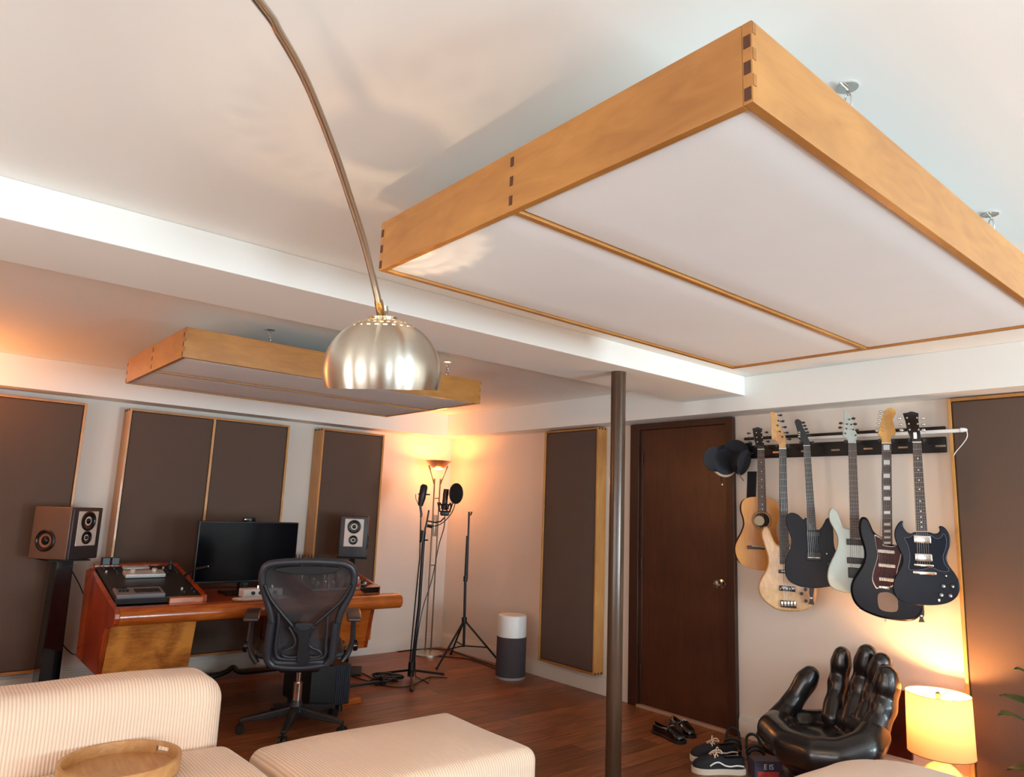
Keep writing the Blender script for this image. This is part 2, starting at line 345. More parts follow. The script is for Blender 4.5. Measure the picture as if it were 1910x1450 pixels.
# ---------------------------------------------------------------- ceiling clouds
def hook(T, x, y, ztop, zb):
    h = MB(); h.lathe([(.022, ztop-.003), (.022, ztop)], (x, y, 0), 16); h.tube([(x-.035, y, ztop-.006), (x, y, ztop-.008), (x, y, ztop-.02)], .0022, 6)
    for k in range(3):
        zc = ztop-.03-(ztop-zb-.03)*k/3; a = k % 2
        P = [(x+(.007*math.cos(t) if a else 0), y+(0 if a else .007*math.cos(t)), zc-.006+.02*math.sin(t)) for t in [i*math.pi/6 for i in range(12)]]
        h.tube(P, .0022, 6, closed=True)
    h.build('hanging_hook', CHROME, T)
def cloud(name, label, x0, x1, y0, y1, z0, z1, yd, hooks, fab):
    T = Thing(name, label, 'acoustic panel', ((x0+x1)/2, (y0+y1)/2, z0), 0, None)
    X0, X1, Y0, Y1, H, D, t = x0-(x0+x1)/2, x1-(x0+x1)/2, y0-(y0+y1)/2, y1-(y0+y1)/2, z1-z0, yd-(y0+y1)/2, .018
    MB().box(X0, X1, Y0, Y0+t, 0, H).build('side_board', MAPLE_X, T, bevel=.0015, smooth=False)
    MB().box(X0, X1, Y1-t, Y1, 0, H).build('side_board', MAPLE_X, T, bevel=.0015, smooth=False)
    MB().box(X0, X0+t, Y0+t, Y1-t, 0, H).build('end_board', MAPLE_Y, T, bevel=.0015, smooth=False)
    MB().box(X1-t, X1, Y0+t, Y1-t, 0, H).build('end_board', MAPLE_Y, T, bevel=.0015, smooth=False)
    MB().box(X0+t, X1-t, D-t/2, D+t/2, 0, H-.01).build('divider', MAPLE_X, T, bevel=.0015, smooth=False)
    for a, b in ((Y0+t, D-t/2), (D+t/2, Y1-t)):
        MB().rbox(X0+t+.001, X1-t-.001, a+.001, b-.001, .005, H-.02, .008, 2, (6, 6, 2)).build('fabric_panel', fab, T)
    e = .0012
    for (cx, cy) in ((X0, Y0), (X0, Y1), (X1, Y0), (X1, Y1)):
        sx, sy = (1 if cx < 0 else -1), (1 if cy < 0 else -1)
        for k in range(3):
            za = H*(.04+.32*k); zb_ = za+H*.15
            xa, xb = sorted((cx-sx*e, cx+sx*.001)); ya, yb = sorted((cy+sy*.003, cy+sy*.015)); MB().box(xa, xb, ya, yb, za, zb_).build('finger_joint', ENDGRAIN, T, smooth=False)
            za = H*(.2+.32*k); zb_ = min(H-.002, za+H*.14)
            xa, xb = sorted((cx+sx*.001, cx+sx*.010)); ya, yb = sorted((cy-sy*e, cy+sy*.001)); MB().box(xa, xb, ya, yb, za, zb_).build('finger_joint', MIDGRAIN, T, smooth=False)
    for cx, s_ in ((X0, 1), (X1, -1)):
        for k in range(3):
            xa, xb = sorted((cx-s_*e, cx+s_*.001)); MB().box(xa, xb, D-.005, D+.005, H*(.1+.32*k), H*(.25+.32*k)).build('finger_joint', ENDGRAIN, T, smooth=False)
    for hx, hy in hooks: hook(T, hx-(x0+x1)/2, hy-(y0+y1)/2, ZC-z0, H-.02)
    return T
cloud('acoustic_cloud', 'large wooden framed acoustic cloud with two pale fabric panels hanging in front of the beam', .927, 2.692, .544, 1.705, 2.0, 2.143, 1.133,
      [(1.393, .60), (2.3, .60), (1.393, 1.64), (2.3, 1.64)], CLOTHL)
cloud('acoustic_cloud', 'smaller-looking wooden framed acoustic cloud hanging over the desk beyond the beam', .905, 2.672, 3.485, 4.622, 2.0, 2.146, 4.055,
      [(1.382, 3.683), (2.5, 3.614), (1.38, 4.45), (2.5, 4.45)], CLOTHL)

# ---------------------------------------------------------------- wall panels
def wall_panel(name, label, n_div, w, h, dep, loc, rz):
    # local: x along the wall, front at y=-dep, back at y=0, z up from 0
    T = Thing(name, label, 'acoustic panel', loc, rz); t = .016
    for x in (-w/2, w/2-t): MB().box(x, x+t, -dep, 0, 0, h).build('side_board', MAPLE_Z, T, smooth=False, bevel=.0015)
    for z in (0, h-t): MB().box(-w/2+t, w/2-t, -dep, 0, z, z+t).build('end_board', MAPLE_X, T, smooth=False, bevel=.0015)
    cuts = [-w/2+t/2]+list(n_div)+[w/2-t/2]
    for c in n_div: MB().box(c-.009, c+.009, -dep, -.004, t, h-t).build('divider', MAPLE_Z, T, smooth=False, bevel=.001)
    for a, b in zip(cuts[:-1], cuts[1:]):
        MB().rbox(a+.0105, b-.0105, -dep+.006, -.004, t+.001, h-t-.001, .01, 2, (4, 2, 8)).build('fabric_panel', CLOTHD, T)
    e = .0012
    for s_ in ((1,) if rz else (-1,)):
        for k in range(3):
            ya = -dep+dep*(.05+.33*k)
            MB().box(*sorted((s_*(w/2+e), s_*(w/2-.001))), ya, ya+dep*.16, h-.016, h-.001).build('finger_joint', ENDGRAIN, T, smooth=False)
            MB().box(*sorted((s_*(w/2+e), s_*(w/2-.001))), ya, ya+dep*.16, .001, .016).build('finger_joint', ENDGRAIN, T, smooth=False)
    return T
yf = 5.80
def back_panel(label, xa, xb, z0, z1, divs=()):
    return wall_panel('sound_absorber', label, [dv-(xa+xb)/2 for dv in divs], xb-xa, z1-z0, YD-yf, ((xa+xb)/2, YD-.003, z0), 0)
xl = PX(164, 751, 1, yf).x; zt = PX(164, 752, 1, yf).z
xc0, xc1, xcd = PX(243, 763, 1, yf).x, PX(541.6, 790.8, 1, yf).x, PX(402, 778, 1, yf).x
xr0, xr1 = PX(603, 797, 1, yf).x, PX(718, 808, 1, yf).x
PT = 2.0
back_panel('dark taupe wall panel at the far left behind the left loudspeaker', -.55, xl, .165, 1.985)
back_panel('wide double taupe wall panel with wooden divider behind the monitor', xc0, xc1, .165, 1.985, (xcd,))
back_panel('narrow taupe wall panel behind the right loudspeaker', xr0, xr1, .165, 1.995)
R90 = math.radians(90)
# right wall: local x runs along world +y when rz=+90 ; front (local -y) faces world +x, so use -90
def right_panel(label, ya, yb, z0, z1, dep, divs=()):
    return wall_panel('sound_absorber', label, divs, yb-ya, z1-z0, dep, (XD-.003, (ya+yb)/2, z0), math.radians(-90))
right_panel('single taupe wall panel on the right wall between corner lamp and column', 3.835, 4.46, .15, 2.03, .102)
right_panel('large taupe wall panel at the right edge, beside the guitars', -.2, 1.36, .08, 2.032, .045)
# ---------------------------------------------------------------- sofa pieces
def soft(name, label, loc, parts):
    T = Thing(name, label, 'sofa', loc)
    return T
rnd = random.Random(4)
def wob(amp, k=5.0, ph=0.0):
    def f(p): return p+Vector((amp*math.sin(p.y*k+ph), amp*math.sin(p.x*k*1.3+ph), amp*math.sin(p.x*k+ph)*math.cos(p.y*k*.9)))
    return f
T = Thing('sofa', 'cream corduroy sofa with low back, round wooden tray on its seat', 'sofa', (.2, 2.5, 0))
def dome(h, x0, x1, y0, y1, z):
    def f(p):
        if p.z < z-.12: return p
        u_ = (p.x-x0)/(x1-x0); v_ = (p.y-y0)/(y1-y0)
        return p+Vector((0, 0, h*(1-(2*u_-1)**4)*(1-(2*v_-1)**4)+.006*math.sin(p.x*9)*math.cos(p.y*7)))
    return f
MB().rbox(-1.1, .88, -.45, .37, .06, .45, .06, 4, (16, 8, 3), dome(.012, -1.1, .88, -.45, .37, .45)).build('seat', CORD, T, ang=80)
MB().rbox(-1.1, .85, .355, .65, .06, .685, .09, 5, (16, 3, 6), dome(.010, -1.1, .85, .355, .65, .685)).build('backrest', CORD, T, ang=80)
for x in (-.95, .7):
    for y in (-.35, .55): MB().lathe([(.022, 0), (.028, .07)], (x, y, 0), 16).build('foot', BLACK, T)
T = Thing('ottoman', 'cream corduroy ottoman in front of the black office chair', 'ottoman', (1.58, 2.485, 0))
MB().rbox(-.465, .465, -.315, .315, .06, .435, .05, 4, (10, 12, 3), dome(.018, -.465, .465, -.315, .315, .435)).build('cushion', CORD, T, ang=80)
for x in (-.4, .4):
    for y in (-.24, .24): MB().lathe([(.022, 0), (.028, .07)], (x, y, 0), 16).build('foot', BLACK, T)
T = Thing('ottoman', 'cream corduroy seat corner at the bottom edge, in front of the hand chair', 'ottoman', (2.75, .98, 0))
def rounded_plan(hx, hy, R, g):
    def f(p):
        p = g(p); a = (abs(p.x)-(hx-R))/R; b = (abs(p.y)-(hy-R))/R
        if a > 0 and b > 0:
            k = max(a, b)/math.hypot(a, b); p = Vector((math.copysign(hx-R+a*k*R, p.x), math.copysign(hy-R+b*k*R, p.y), p.z))
        return p
    return f
MB().rbox(-.46, .46, -.49, .49, .06, .425, .07, 5, (22, 22, 3), rounded_plan(.46, .49, .30, dome(.03, -.46, .46, -.49, .49, .425))).build('cushion', CORD, T, ang=80)
for x in (-.34, .34):
    for y in (-.4, .38): MB().lathe([(.022, 0), (.028, .07)], (x, y, 0), 16).build('foot', BLACK, T)

# round wooden tray
TR = Thing('serving_tray', 'round pale wooden tray with raised rim lying on the sofa seat', 'tray', (.655, 2.672, .467))
TWOOD = wood('pale_acacia', srgb(206, 158, 104), srgb(158, 106, 58), (8, 1.5, 8), 3, .45, contrast=.9)
tr = .178
MB().lathe([(.001, .0), (tr-.012, .0), (tr-.012, .012), (.001, .012)], (0, 0, 0), 64).build('tray_bottom', TWOOD, TR)
# rim with two grip slots: ring built of arcs, slots lower
ring = MB(); n = 72; slots = (math.radians(28), math.radians(208))
def ringseg(a0, a1, z0, z1):
    k = max(2, int((a1-a0)/(2*math.pi)*n)); vs = []
    for i in range(k+1):
        a = a0+(a1-a0)*i/k; c, s_ = math.cos(a), math.sin(a)
        for r_, z_ in ((tr-.012, z0), (tr, z0), (tr+.002, z1), (tr-.010, z1)): vs.append((r_*c, r_*s_, z_))
    fs = [(4*i+j, 4*i+(j+1) % 4, 4*i+4+(j+1) % 4, 4*i+4+j) for i in range(k) for j in range(4)]+[(0, 1, 2, 3), (4*k+3, 4*k+2, 4*k+1, 4*k)]
    ring.add(vs, fs)
hw = .17
for s_, e_ in ((slots[0]+hw, slots[1]-hw), (slots[1]+hw, slots[0]-hw+2*math.pi)): ringseg(s_, e_, 0, .048)
for a in slots: ringseg(a-hw, a+hw, 0, .018); ringseg(a-hw, a+hw, .036, .048)
ring.build('rim', TWOOD, TR, ang=50)

# ---------------------------------------------------------------- desk
DX0, DX1 = .993, 2.87
DK = Thing('studio_desk', 'amber wooden studio desk with sloping rack wings and rounded front edge', 'desk', (1.93, 4.95, 0))
def wbuild(m, name, mt, **k): return m.build(name, mt, DK, world=True, **k)
prof = [(4.57, .622), (4.555, .64), (4.55, .665), (4.555, .69), (4.575, .712), (4.66, .722), (5.40, .868), (5.50, .850), (5.455, .31), (4.83, .31), (4.755, .585), (4.68, .600), (4.63, .610)]
def side(x0, x1, m=None):
    m = m or MB(); n = len(prof)
    m.add([(x0, y, z) for y, z in prof]+[(x1, y, z) for y, z in prof], [tuple(range(n)), tuple(range(2*n-1, n-1, -1))]+[(i, n+i, n+(i+1) % n, (i+1) % n) for i in range(n)])
    return m
wbuild(side(DX0, DX0+.028), 'side_panel', DESKR, bevel=.003, smooth=False)
prof2 = [p for p in prof if p[0] > 4.64]; 
m = MB(); pr = [(4.76, .70), (5.40, .868), (5.50, .85), (5.455, .31), (4.83, .31), (4.76, .585)]; n = len(pr)
m.add([(2.735, y, z) for y, z in pr]+[(2.762, y, z) for y, z in pr], [tuple(range(n)), tuple(range(2*n-1, n-1, -1))]+[(i, n+i, n+(i+1) % n, (i+1) % n) for i in range(n)])
wbuild(m, 'side_panel', DESKR, bevel=.003, smooth=False)
# rounded front edge
nos = [(4.70, .712), (4.60, .715), (4.572, .706), (4.556, .69), (4.55, .668), (4.555, .646), (4.568, .628), (4.59, .618), (4.70, .618)]
m = MB(); n = len(nos); x0, x1 = DX0+.028, DX1
m.add([(x0, y, z) for y, z in nos]+[(x1, y, z) for y, z in nos], [tuple(range(n)), tuple(range(2*n-1, n-1, -1))]+[(i, n+i, n+(i+1) % n, (i+1) % n) for i in range(n)])
wbuild(m, 'front_edge', DESKW, ang=40)
wbuild(MB().box(DX0+.03, 2.735, 4.70, 5.44, .675, .70), 'worktop', DESKR, smooth=False, bevel=.002)
# pedestals (front board leans back)
def ped(xa, xb, mt):
    m = MB().hexa([(xa, 4.83, .31), (xb, 4.83, .31), (xb, 4.85, .31), (xa, 4.85, .31)], [(xa, 4.758, .618), (xb, 4.758, .618), (xb, 4.78, .618), (xa, 4.78, .618)])
    wbuild(m, 'front_board', mt, smooth=False, bevel=.002)
    wbuild(MB().box(xa, xb, 4.85, 5.44, .31, .328), 'bottom_board', mt, smooth=False)
    wbuild(MB().box(xa, xb, 5.43, 5.45, .328, .675), 'back_board', DESKR, smooth=False)
ped(DX0+.03, 1.505, BURL); ped(2.2, 2.735, DESKW)
m = MB(); pr = [(4.80, .675), (5.43, .675), (5.455, .31), (4.85, .31), (4.785, .585)]; n = len(pr)
for xx in (1.49, 2.20):
    m = MB(); m.add([(xx, y, z) for y, z in pr]+[(xx+.02, y, z) for y, z in pr], [tuple(range(n)), tuple(range(2*n-1, n-1, -1))]+[(i, n+i, n+(i+1) % n, (i+1) % n) for i in range(n)])
    wbuild(m, 'side_panel', DESKR, smooth=False, bevel=.002)
# wings: sloping rails, back boards
def sl(y): return .722+(y-4.66)*(.868-.722)/(5.40-4.66)
def rail(x0, x1, ya, yb, h=.012, dz=0):
    return MB().hexa([(x0, ya, .70), (x1, ya, .70), (x1, yb, .70), (x0, yb, .70)], [(x0, ya, sl(ya)+h+dz), (x1, ya, sl(ya)+h+dz), (x1, yb, sl(yb)+h+dz), (x0, yb, sl(yb)+h+dz)])
wbuild(rail(1.515, 1.545, 4.74, 5.40), 'wing_rail', DESKR, smooth=False, bevel=.002)
wbuild(rail(DX0+.028, 1.545, 5.40, 5.44, .02), 'wing_rail', DESKR, smooth=False, bevel=.002)
wbuild(rail(1.32, 1.515, 4.72, 4.745, .01), 'wing_rail', DESKW, smooth=False, bevel=.002)
wbuild(rail(2.735, 2.762, 4.70, 5.40, .03), 'wing_rail', DESKR, smooth=False, bevel=.002)
wbuild(rail(2.22, 2.25, 4.74, 5.40), 'wing_rail', DESKR, smooth=False, bevel=.002)
wbuild(rail(2.22, 2.762, 5.40, 5.44, .03), 'wing_rail', DESKR, smooth=False, bevel=.002)
wbuild(rail(2.25, 2.735, 4.70, 4.74, .006), 'wing_rail', DESKW, smooth=False, bevel=.002)
for xa, xb in ((1.08, 1.40), (2.30, 2.62)):
    m = MB().box(xa, xb, 4.95, 5.03, 0, .04); m.box(xa+.12, xb-.12, 4.96, 5.02, .04, .31)
    wbuild(m, 'leg', BLACKM, smooth=False, bevel=.004)
m = MB().box(2.62, 3.0, 4.93, 4.96, .015, .035).box(2.97, 3.0, 4.925, 4.965, 0, .05)
wbuild(m, 'foot_bar', BLACKM, smooth=False, bevel=.003)

# gear on the left wing: local slope frame
ang = math.atan2(.868-.722, 5.40-4.66)
def slope_M(x, y, h=0): return Matrix.Translation((x, y, sl(y)+h)) @ Matrix.Rotation(ang, 4, 'X')
def gear(name, label, cat, x, y, h=.004):
    T = Thing(name, label, cat, (0, 0, 0)); T.e.location = (x, y, sl(y)+h); T.e.rotation_euler = (ang, 0, 0); T.M = slope_M(x, y, h); T.Mi = T.M.inverted(); return T
KN = [(.0085, 0), (.0085, .01), (.0065, .015), (.001, .015)]
g = gear('rack_unit', 'black rack mixer panel filling the left wing of the desk', 'audio gear', 1.27, 5.07)
MB().rbox(-.245, .24, -.33, .325, -.03, .008, .004, 1, (2, 2, 1)).build('faceplate', BLACKM, g, smooth=False)
rk = random.Random(7)
for j, yy in enumerate((-.28, -.21, .14, .19, .25, .29)):
    for i in range(8):
        if j in (0, 1) and -.24+.06*i < .09: continue
        MB().lathe([(r_*.8, z_+.008) for r_, z_ in KN], (-.21+.06*i+(.004 if j % 2 else 0), yy, 0), 12).build('knob', SILVER if (i*7+j*3) % 9 == 0 else BLACK, g)
g = gear('control_unit', 'silver white control unit with two knobs on the left desk wing', 'audio gear', 1.27, 5.17, .02)
MB().rbox(-.12, .12, -.05, .05, -.006, .018, .005, 2, (2, 2, 1)).build('case', SILVER, g, smooth=False)
for x in (-.07, .06): MB().lathe([(.016, .018), (.016, .034), (.013, .038), (.001, .038)], (x, .01, 0), 20).build('knob', SILVER, g)
g = gear('control_unit', 'slim silver unit behind the two-knob unit on the left wing', 'audio gear', 1.25, 5.32, .014)
MB().rbox(-.08, .08, -.025, .025, 0, .016, .004, 2, (2, 2, 1)).build('case', SILVER, g, smooth=False)
g = gear('midi_controller', 'grey keypad controller on the front corner of the left wing', 'audio gear', 1.155, 4.80, .014)
MB().rbox(-.125, .14, -.07, .07, 0, .024, .006, 2, (2, 2, 1)).build('case', mat('mid_grey_plastic', srgb(112, 106, 110), .4), g, smooth=False)
for i in range(6): MB().lathe([(.008, .024), (.008, .036), (.001, .036)], (-.1+.02*(i % 3), .05-.03*(i//3)*2, 0), 12).build('knob', BLACK, g)
for i in range(8): MB().box(-.02+.018*(i % 8), -.006+.018*(i % 8), -.04, .03, .024, .027).build('fader', BLACK, g, smooth=False)
def blackbox(x, y, s, lab):
    z = .888; T = Thing('small_speaker', lab, 'speaker', (x, y, z))
    MB().rbox(-s, s, -s, s, 0, 2*s, .004, 2, (1, 1, 1)).build('case', BLACK, T, smooth=False); return T
blackbox(1.086, 5.42, .024, 'left of two small black cubes on the rear ledge of the desk')
blackbox(1.142, 5.42, .024, 'right of two small black cubes on the rear ledge of the desk')
# modular gear on the right wing
g = gear('synth_module_rack', 'rack of synth modules with knobs and sockets on the right desk wing', 'audio gear', 2.49, 5.07)
MB().rbox(-.235, .24, -.32, .32, -.03, .006, .004, 1, (2, 2, 1)).build('faceplate', SILVER, g, smooth=False)
cols = [BLACK, SILVER, BLACK, CHROME, mat('red_knob', srgb(170, 30, 24), .35)]
for j in range(9):
    for i in range(8):
        MB().lathe([(.010, .006), (.010, .02+rk.random()*.012), (.007, .034), (.001, .034)], (-.205+.058*i+rk.uniform(-.008, .008), -.285+.07*j+rk.uniform(-.008, .008), 0), 12).build('knob', rk.choice(cols), g)
g = gear('power_supply', 'small black unit at the right front corner of the desk', 'audio gear', 2.66, 4.69, .03)
MB().rbox(-.05, .07, -.035, .035, -.03, .012, .005, 2, (1, 1, 1)).build('case', GLOSSB, g)

# monitor
mp_ = [PX(375, 970, 1, 5.12), PX(557, 978, 1, 5.12), PX(357, 1085, 1, 5.12), PX(548, 1090, 1, 5.12)]
mx0, mx1 = (mp_[0].x+mp_[2].x)/2, (mp_[1].x+mp_[3].x)/2; mz0, mz1 = (mp_[2].z+mp_[3].z)/2, (mp_[0].z+mp_[1].z)/2
MN = Thing('computer_monitor', 'large black computer monitor switched off, standing on the desk', 'monitor', ((mx0+mx1)/2, 5.14, .702))
hw = (mx1-mx0)/2
MB().rbox(-hw, hw, -.02, .02, mz0-.70, mz1-.70, .006, 2, (1, 1, 1)).build('bezel', BLACK, MN)
MB().box(-hw+.008, hw-.008, -.0215, -.0195, mz0-.685, mz1-.708).build('screen', mat('dark_screen', srgb(6, 6, 12), .12, spec=.12), MN, smooth=False)
MB().box(-.03, .03, .0, .06, .01, .3).box(-.14, .14, -.09, .12, 0, .012).build('stand', BLACKM, MN, smooth=False, bevel=.003)
wc = PX(465, 972, 1, 5.13)
WC = Thing('webcam', 'small black webcam clipped on top of the monitor', 'webcam', (wc.x, 5.13, mz1+.001))
MB().rbox(-.045, .045, -.015, .015, .002, .03, .008, 2, (2, 1, 1)).build('case', GLOSSB, WC)
MB().box(-.02, .02, -.012, .012, 0, .003).build('clip', BLACK, WC, smooth=False)
MB().lathe([(.009, 0), (.009, .003), (.006, .003)], (0, -.015, .016), 16, Matrix.Rotation(R90, 4, 'X')).build('lens', GLOSSB, WC)
# things on the worktop
k_ = PX(470, 1120, 2, .715)
T = Thing('keyboard', 'thin silver keyboard lying at the front of the desk before the monitor', 'keyboard', (1.93, 4.77, .701))
MB().rbox(-.20, .16, -.055, .055, 0, .012, .004, 2, (2, 2, 1)).build('case', SILVER, T, smooth=False)
kk = MB()
for j in range(5):
    for i in range(16): kk.box(-.19+.021*i, -.173+.021*i, -.045+.0195*j, -.029+.0195*j, .012, .015)
kk.build('keys', WHITEP, T, smooth=False)['kind'] = 'stuff'
T = Thing('audio_interface', 'white audio interface with small knobs on the desk under the monitor', 'audio gear', (1.96, 4.93, .701))
MB().rbox(-.13, .14, -.045, .055, 0, .055, .006, 2, (2, 2, 1)).build('case', WHITEP, T, smooth=False)
for i in range(4): MB().lathe([(.012, 0), (.012, .014), (.001, .014)], (-.07+.05*i, -.045, .03), 16, Matrix.Rotation(R90, 4, 'X')).build('knob', BLACK, T)
for i in range(3): MB().lathe([(.013, .055), (.011, .075), (.001, .076)], (-.02+.05*i, .0, 0), 16).build('knob', CHROME, T)
T = Thing('drawer_unit', 'black box mounted under the desk worktop left of the chair', 'box', (1.66, 4.9, .585))
MB().box(-.13, .13, -.12, .14, 0, .09).build('case', BLACKM, T, smooth=False, bevel=.003)
# boom arm on the left wing
T = Thing('desk_microphone_boom', 'slim black desk boom reaching across in front of the monitor', 'microphone boom', (1.46, 5.30, sl(5.3)+.012))
a_ = T.L(PX(330, 1085, 1, 5.28)); b_ = T.L(PX(362, 1062, 1, 5.0)); c_ = T.L(PX(388, 1057, 1, 5.0))
MB().lathe([(.022, 0), (.022, .03), (.01, .034), (.01, .06)], (0, 0, 0), 16).build('clamp', BLACKM, T)
MB().tube([(0, 0, .055), a_, b_, c_], .008, 8).build('arm', BLACKM, T)
MB().ell(c_, (.008, .008, .008)).build('joint_screw', CHROME, T)
# coil of cable by the speaker
T = Thing('coiled_cable', 'black curly cable standing on the rear ledge right of the monitor', 'cable', (2.52, 5.415, .90))
MB().tube([(-.11+.22*t/60, .012*math.sin(t*.9), .022+.018*math.cos(t*.9)) for t in range(61)], .003, 6).build('coil', BLACK, T)

# tower beside the chair, on a wooden plinth
tp = PX(640, 1302, 2, .07)
T = Thing('computer_tower', 'black ribbed computer tower standing on the floor under the right end of the desk', 'computer', (2.33, 4.66, 0))
MB().box(-.18, .10, -.22, .20, .05, .30).build('case', BLACKM, T, smooth=False, bevel=.004)
gr = MB()
for i in range(7): gr.box(-.005+.015*i, .003+.015*i, -.2245, -.2195, .065, .29)
gr.build('front_grille', mat('dark_blue_grille', srgb(38, 42, 58), .4), T, smooth=False)
for x in (-.14, .06):
    for y in (-.17, .15): MB().lathe([(.02, .0), (.02, .05)], (x, y, 0), 12).build('foot', BLACK, T)
bp_ = PX(645, 1306, 2, .02)
tag(MB().box(bp_.x-.10, bp_.x+.09, bp_.y-.06, bp_.y+.06, 0, .035).build('wooden_block', DESKW, smooth=False, bevel=.003, loc=(bp_.x, bp_.y, 0)), 'small wooden block on the floor in front of the black tower', 'block')

# ---------------------------------------------------------------- loudspeakers
SPBODY = mat('bronze_speaker_lacquer', srgb(112, 86, 72), .35, .25, var=.03); SPFRONT = mat('dark_speaker_baffle', srgb(48, 42, 46), .4)
SPPLATE = mat('pale_driver_plate', srgb(214, 196, 184), .4, .1); CONE = mat('driver_cone', srgb(10, 10, 12), .3)
COPPER = mat('copper_cone', srgb(170, 120, 96), .3, .8)
def loudspeaker(label, corner, fdir, w, d, h, side_face, z0):
    # corner = foot of the near vertical edge; fdir = direction the front faces
    fdir = Vector(fdir).normalized(); rdir = Vector((-fdir.y, fdir.x, 0))      # to the viewer's right along the front
    rz = math.atan2(rdir.y, rdir.x)
    c0 = Vector(corner)+rdir*(w/2)*side_face-fdir*(d/2)
    T = Thing('loudspeaker', label, 'loudspeaker', (c0.x, c0.y, z0), rz)
    MB().rbox(-w/2, w/2, -d/2+.02, d/2, 0, h, .006, 2, (1, 1, 1)).build('cabinet', SPBODY, T)
    MB().rbox(-w/2, w/2, -d/2, -d/2+.022, 0, h, .008, 2, (1, 1, 1)).build('front_baffle', SPFRONT, T)
    pw, p0, p1 = w*.34, h*.26, h*.93
    MB().rbox(-pw, pw, -d/2-.004, -d/2+.002, p0, p1, .003, 1, (1, 1, 1)).build('driver_plate', SPPLATE, T, smooth=False)
    FR = Matrix.Rotation(R90, 4, 'X')
    for z, r in ((h*.74, w*.245), (h*.42, w*.165)):
        dr = MB().lathe([(r, 0), (r, .006), (r*.86, .007), (r*.78, .002), (r*.3, -.002+.001), (r*.28, .004), (r*.14, .007), (.0005, .008)], (0, -d/2-.004, z), 32, FR, cap=False).build('driver', CONE, T)
        MB().ell((0, -d/2-.004-.004, z), (r*.24, .006, r*.24)).build('dust_cap', GLOSSB, dr)
    for s_ in (-1, 1):
        S = Matrix.Rotation(R90*s_, 4, 'Y'); r = h*.21
        wf_ = MB().lathe([(r, 0), (r, .006), (r*.88, .01), (r*.80, .004), (r*.4, .0012), (.0005, .0012)], (s_*w/2, d*.12, h*.35), 40, S, cap=False).build('woofer', CONE, T)
        MB().lathe([(r*.74, .0035), (r*.42, .0015)], (s_*w/2, d*.12, h*.35), 40, S, cap=False).build('cone', COPPER, wf_)
        MB().ell((s_*(w/2+.004), d*.12, h*.35), (.010, r*.3, r*.3)).build('dust_cap', CONE, wf_)
    return T, c0
LS1, c1 = loudspeaker('left loudspeaker with copper side woofer on a tall black stand', (.862, 5.39, 0), (.66, -.75, 0), .262, .29, .335, 1, .922)
LS2, c2 = loudspeaker('right loudspeaker with pale driver plate, standing behind the right desk wing', (2.762, 5.405, 0), (-.50, -.866, 0), .225, .26, .335, 1, .918)
def stand(label, c, ztop, wdt, rz):
    T = Thing('speaker_stand', label, 'speaker stand', (c.x, c.y, 0), rz)
    MB().rbox(-.125, .125, -.125, .125, ztop-.012, ztop-.002, .004, 1, (1, 1, 1)).build('top_plate', BLACKM, T, smooth=False)
    MB().hexa([(-wdt*.62, -wdt*.62, .02), (wdt*.62, -wdt*.62, .02), (wdt*.62, wdt*.62, .02), (-wdt*.62, wdt*.62, .02)], [(-wdt*.5, -wdt*.5, ztop-.012), (wdt*.5, -wdt*.5, ztop-.012), (wdt*.5, wdt*.5, ztop-.012), (-wdt*.5, wdt*.5, ztop-.012)]).build('column', GLOSSB, T, smooth=False, bevel=.004)
    MB().rbox(-.14, .14, -.14, .14, 0, .02, .004, 1, (1, 1, 1)).build('base_plate', BLACKM, T, smooth=False)
    return T
stand('black square column stand under the left loudspeaker', c1, .922, .10, math.radians(10))
stand('black stand under the right loudspeaker, hidden behind the desk', c2, .918, .05, math.radians(-30))
T = Thing('speaker_cable', 'thin black cable drooping from left loudspeaker to the desk', 'cable', (1.0, 5.6, 0))
MB().tube([T.L(v) for v in smooth_line([PX(128, 1055, 1, 5.6), PX(145, 1085, 1, 5.6), PX(163, 1118, 1, 5.6), Vector((1.08, 5.53, .72))], 5, False)], .004, 6).build('wire', BLACK, T)
MB().tube([T.L(v) for v in smooth_line([PX(112, 1195, 1, 5.55), PX(125, 1212, 1, 5.6), PX(142, 1222, 1, 5.6), Vector((1.1, 5.52, .33))], 5, False)], .004, 6).build('wire', BLACK, T)

# ---------------------------------------------------------------- office chair
CH = Thing('office_chair', 'black mesh high-tech office chair seen from behind at the desk', 'office chair', (1.985, 4.27, 0), math.radians(-25))
GRAPH = mat('graphite_plastic', srgb(50, 50, 56), .38, var=.05); GRAPHD = mat('dark_graphite_plastic', srgb(34, 34, 38), .4)
MESHM = mesh_fabric('black_chair_mesh', srgb(44, 38, 40), .86)
# back plane: leans towards the camera at the top
bn = Vector((-math.sin(math.radians(25)), -math.cos(math.radians(25)), -.20)).normalized()
b0 = PV(568, 1230, (1.89, 4.03, 0))
z4 = lambda x, y: (400+x*.2096, 1000+y*.2097)
def CB(x, y, off=0): return CH.L(PP(*z4(x, y), b0, bn)+bn*off)
outer = [(430, 320), (470, 262), (560, 240), (700, 232), (860, 228), (1020, 234), (1140, 245), (1215, 275), (1245, 340), (1240, 420), (1210, 510), (1160, 610), (1120, 690), (1095, 790), (1080, 900), (1060, 1010), (1045, 1090), (1000, 1125), (900, 1120), (770, 1128), (640, 1130), (520, 1120), (480, 1060), (490, 960), (505, 860), (510, 760), (490, 650), (455, 530), (425, 420)]
o_l = [CB(x, y) for x, y in smooth_line([(a, b, 0) for a, b in outer], 3) for x, y in [(x, y)]] if False else [CB(v.x, v.y) for v in smooth_line([(a, b, 0) for a, b in outer], 3)]
def rad_at(p): return .021
MB().tube(o_l, .021, 10, closed=True).build('back_frame', GRAPH, CH, ang=80)
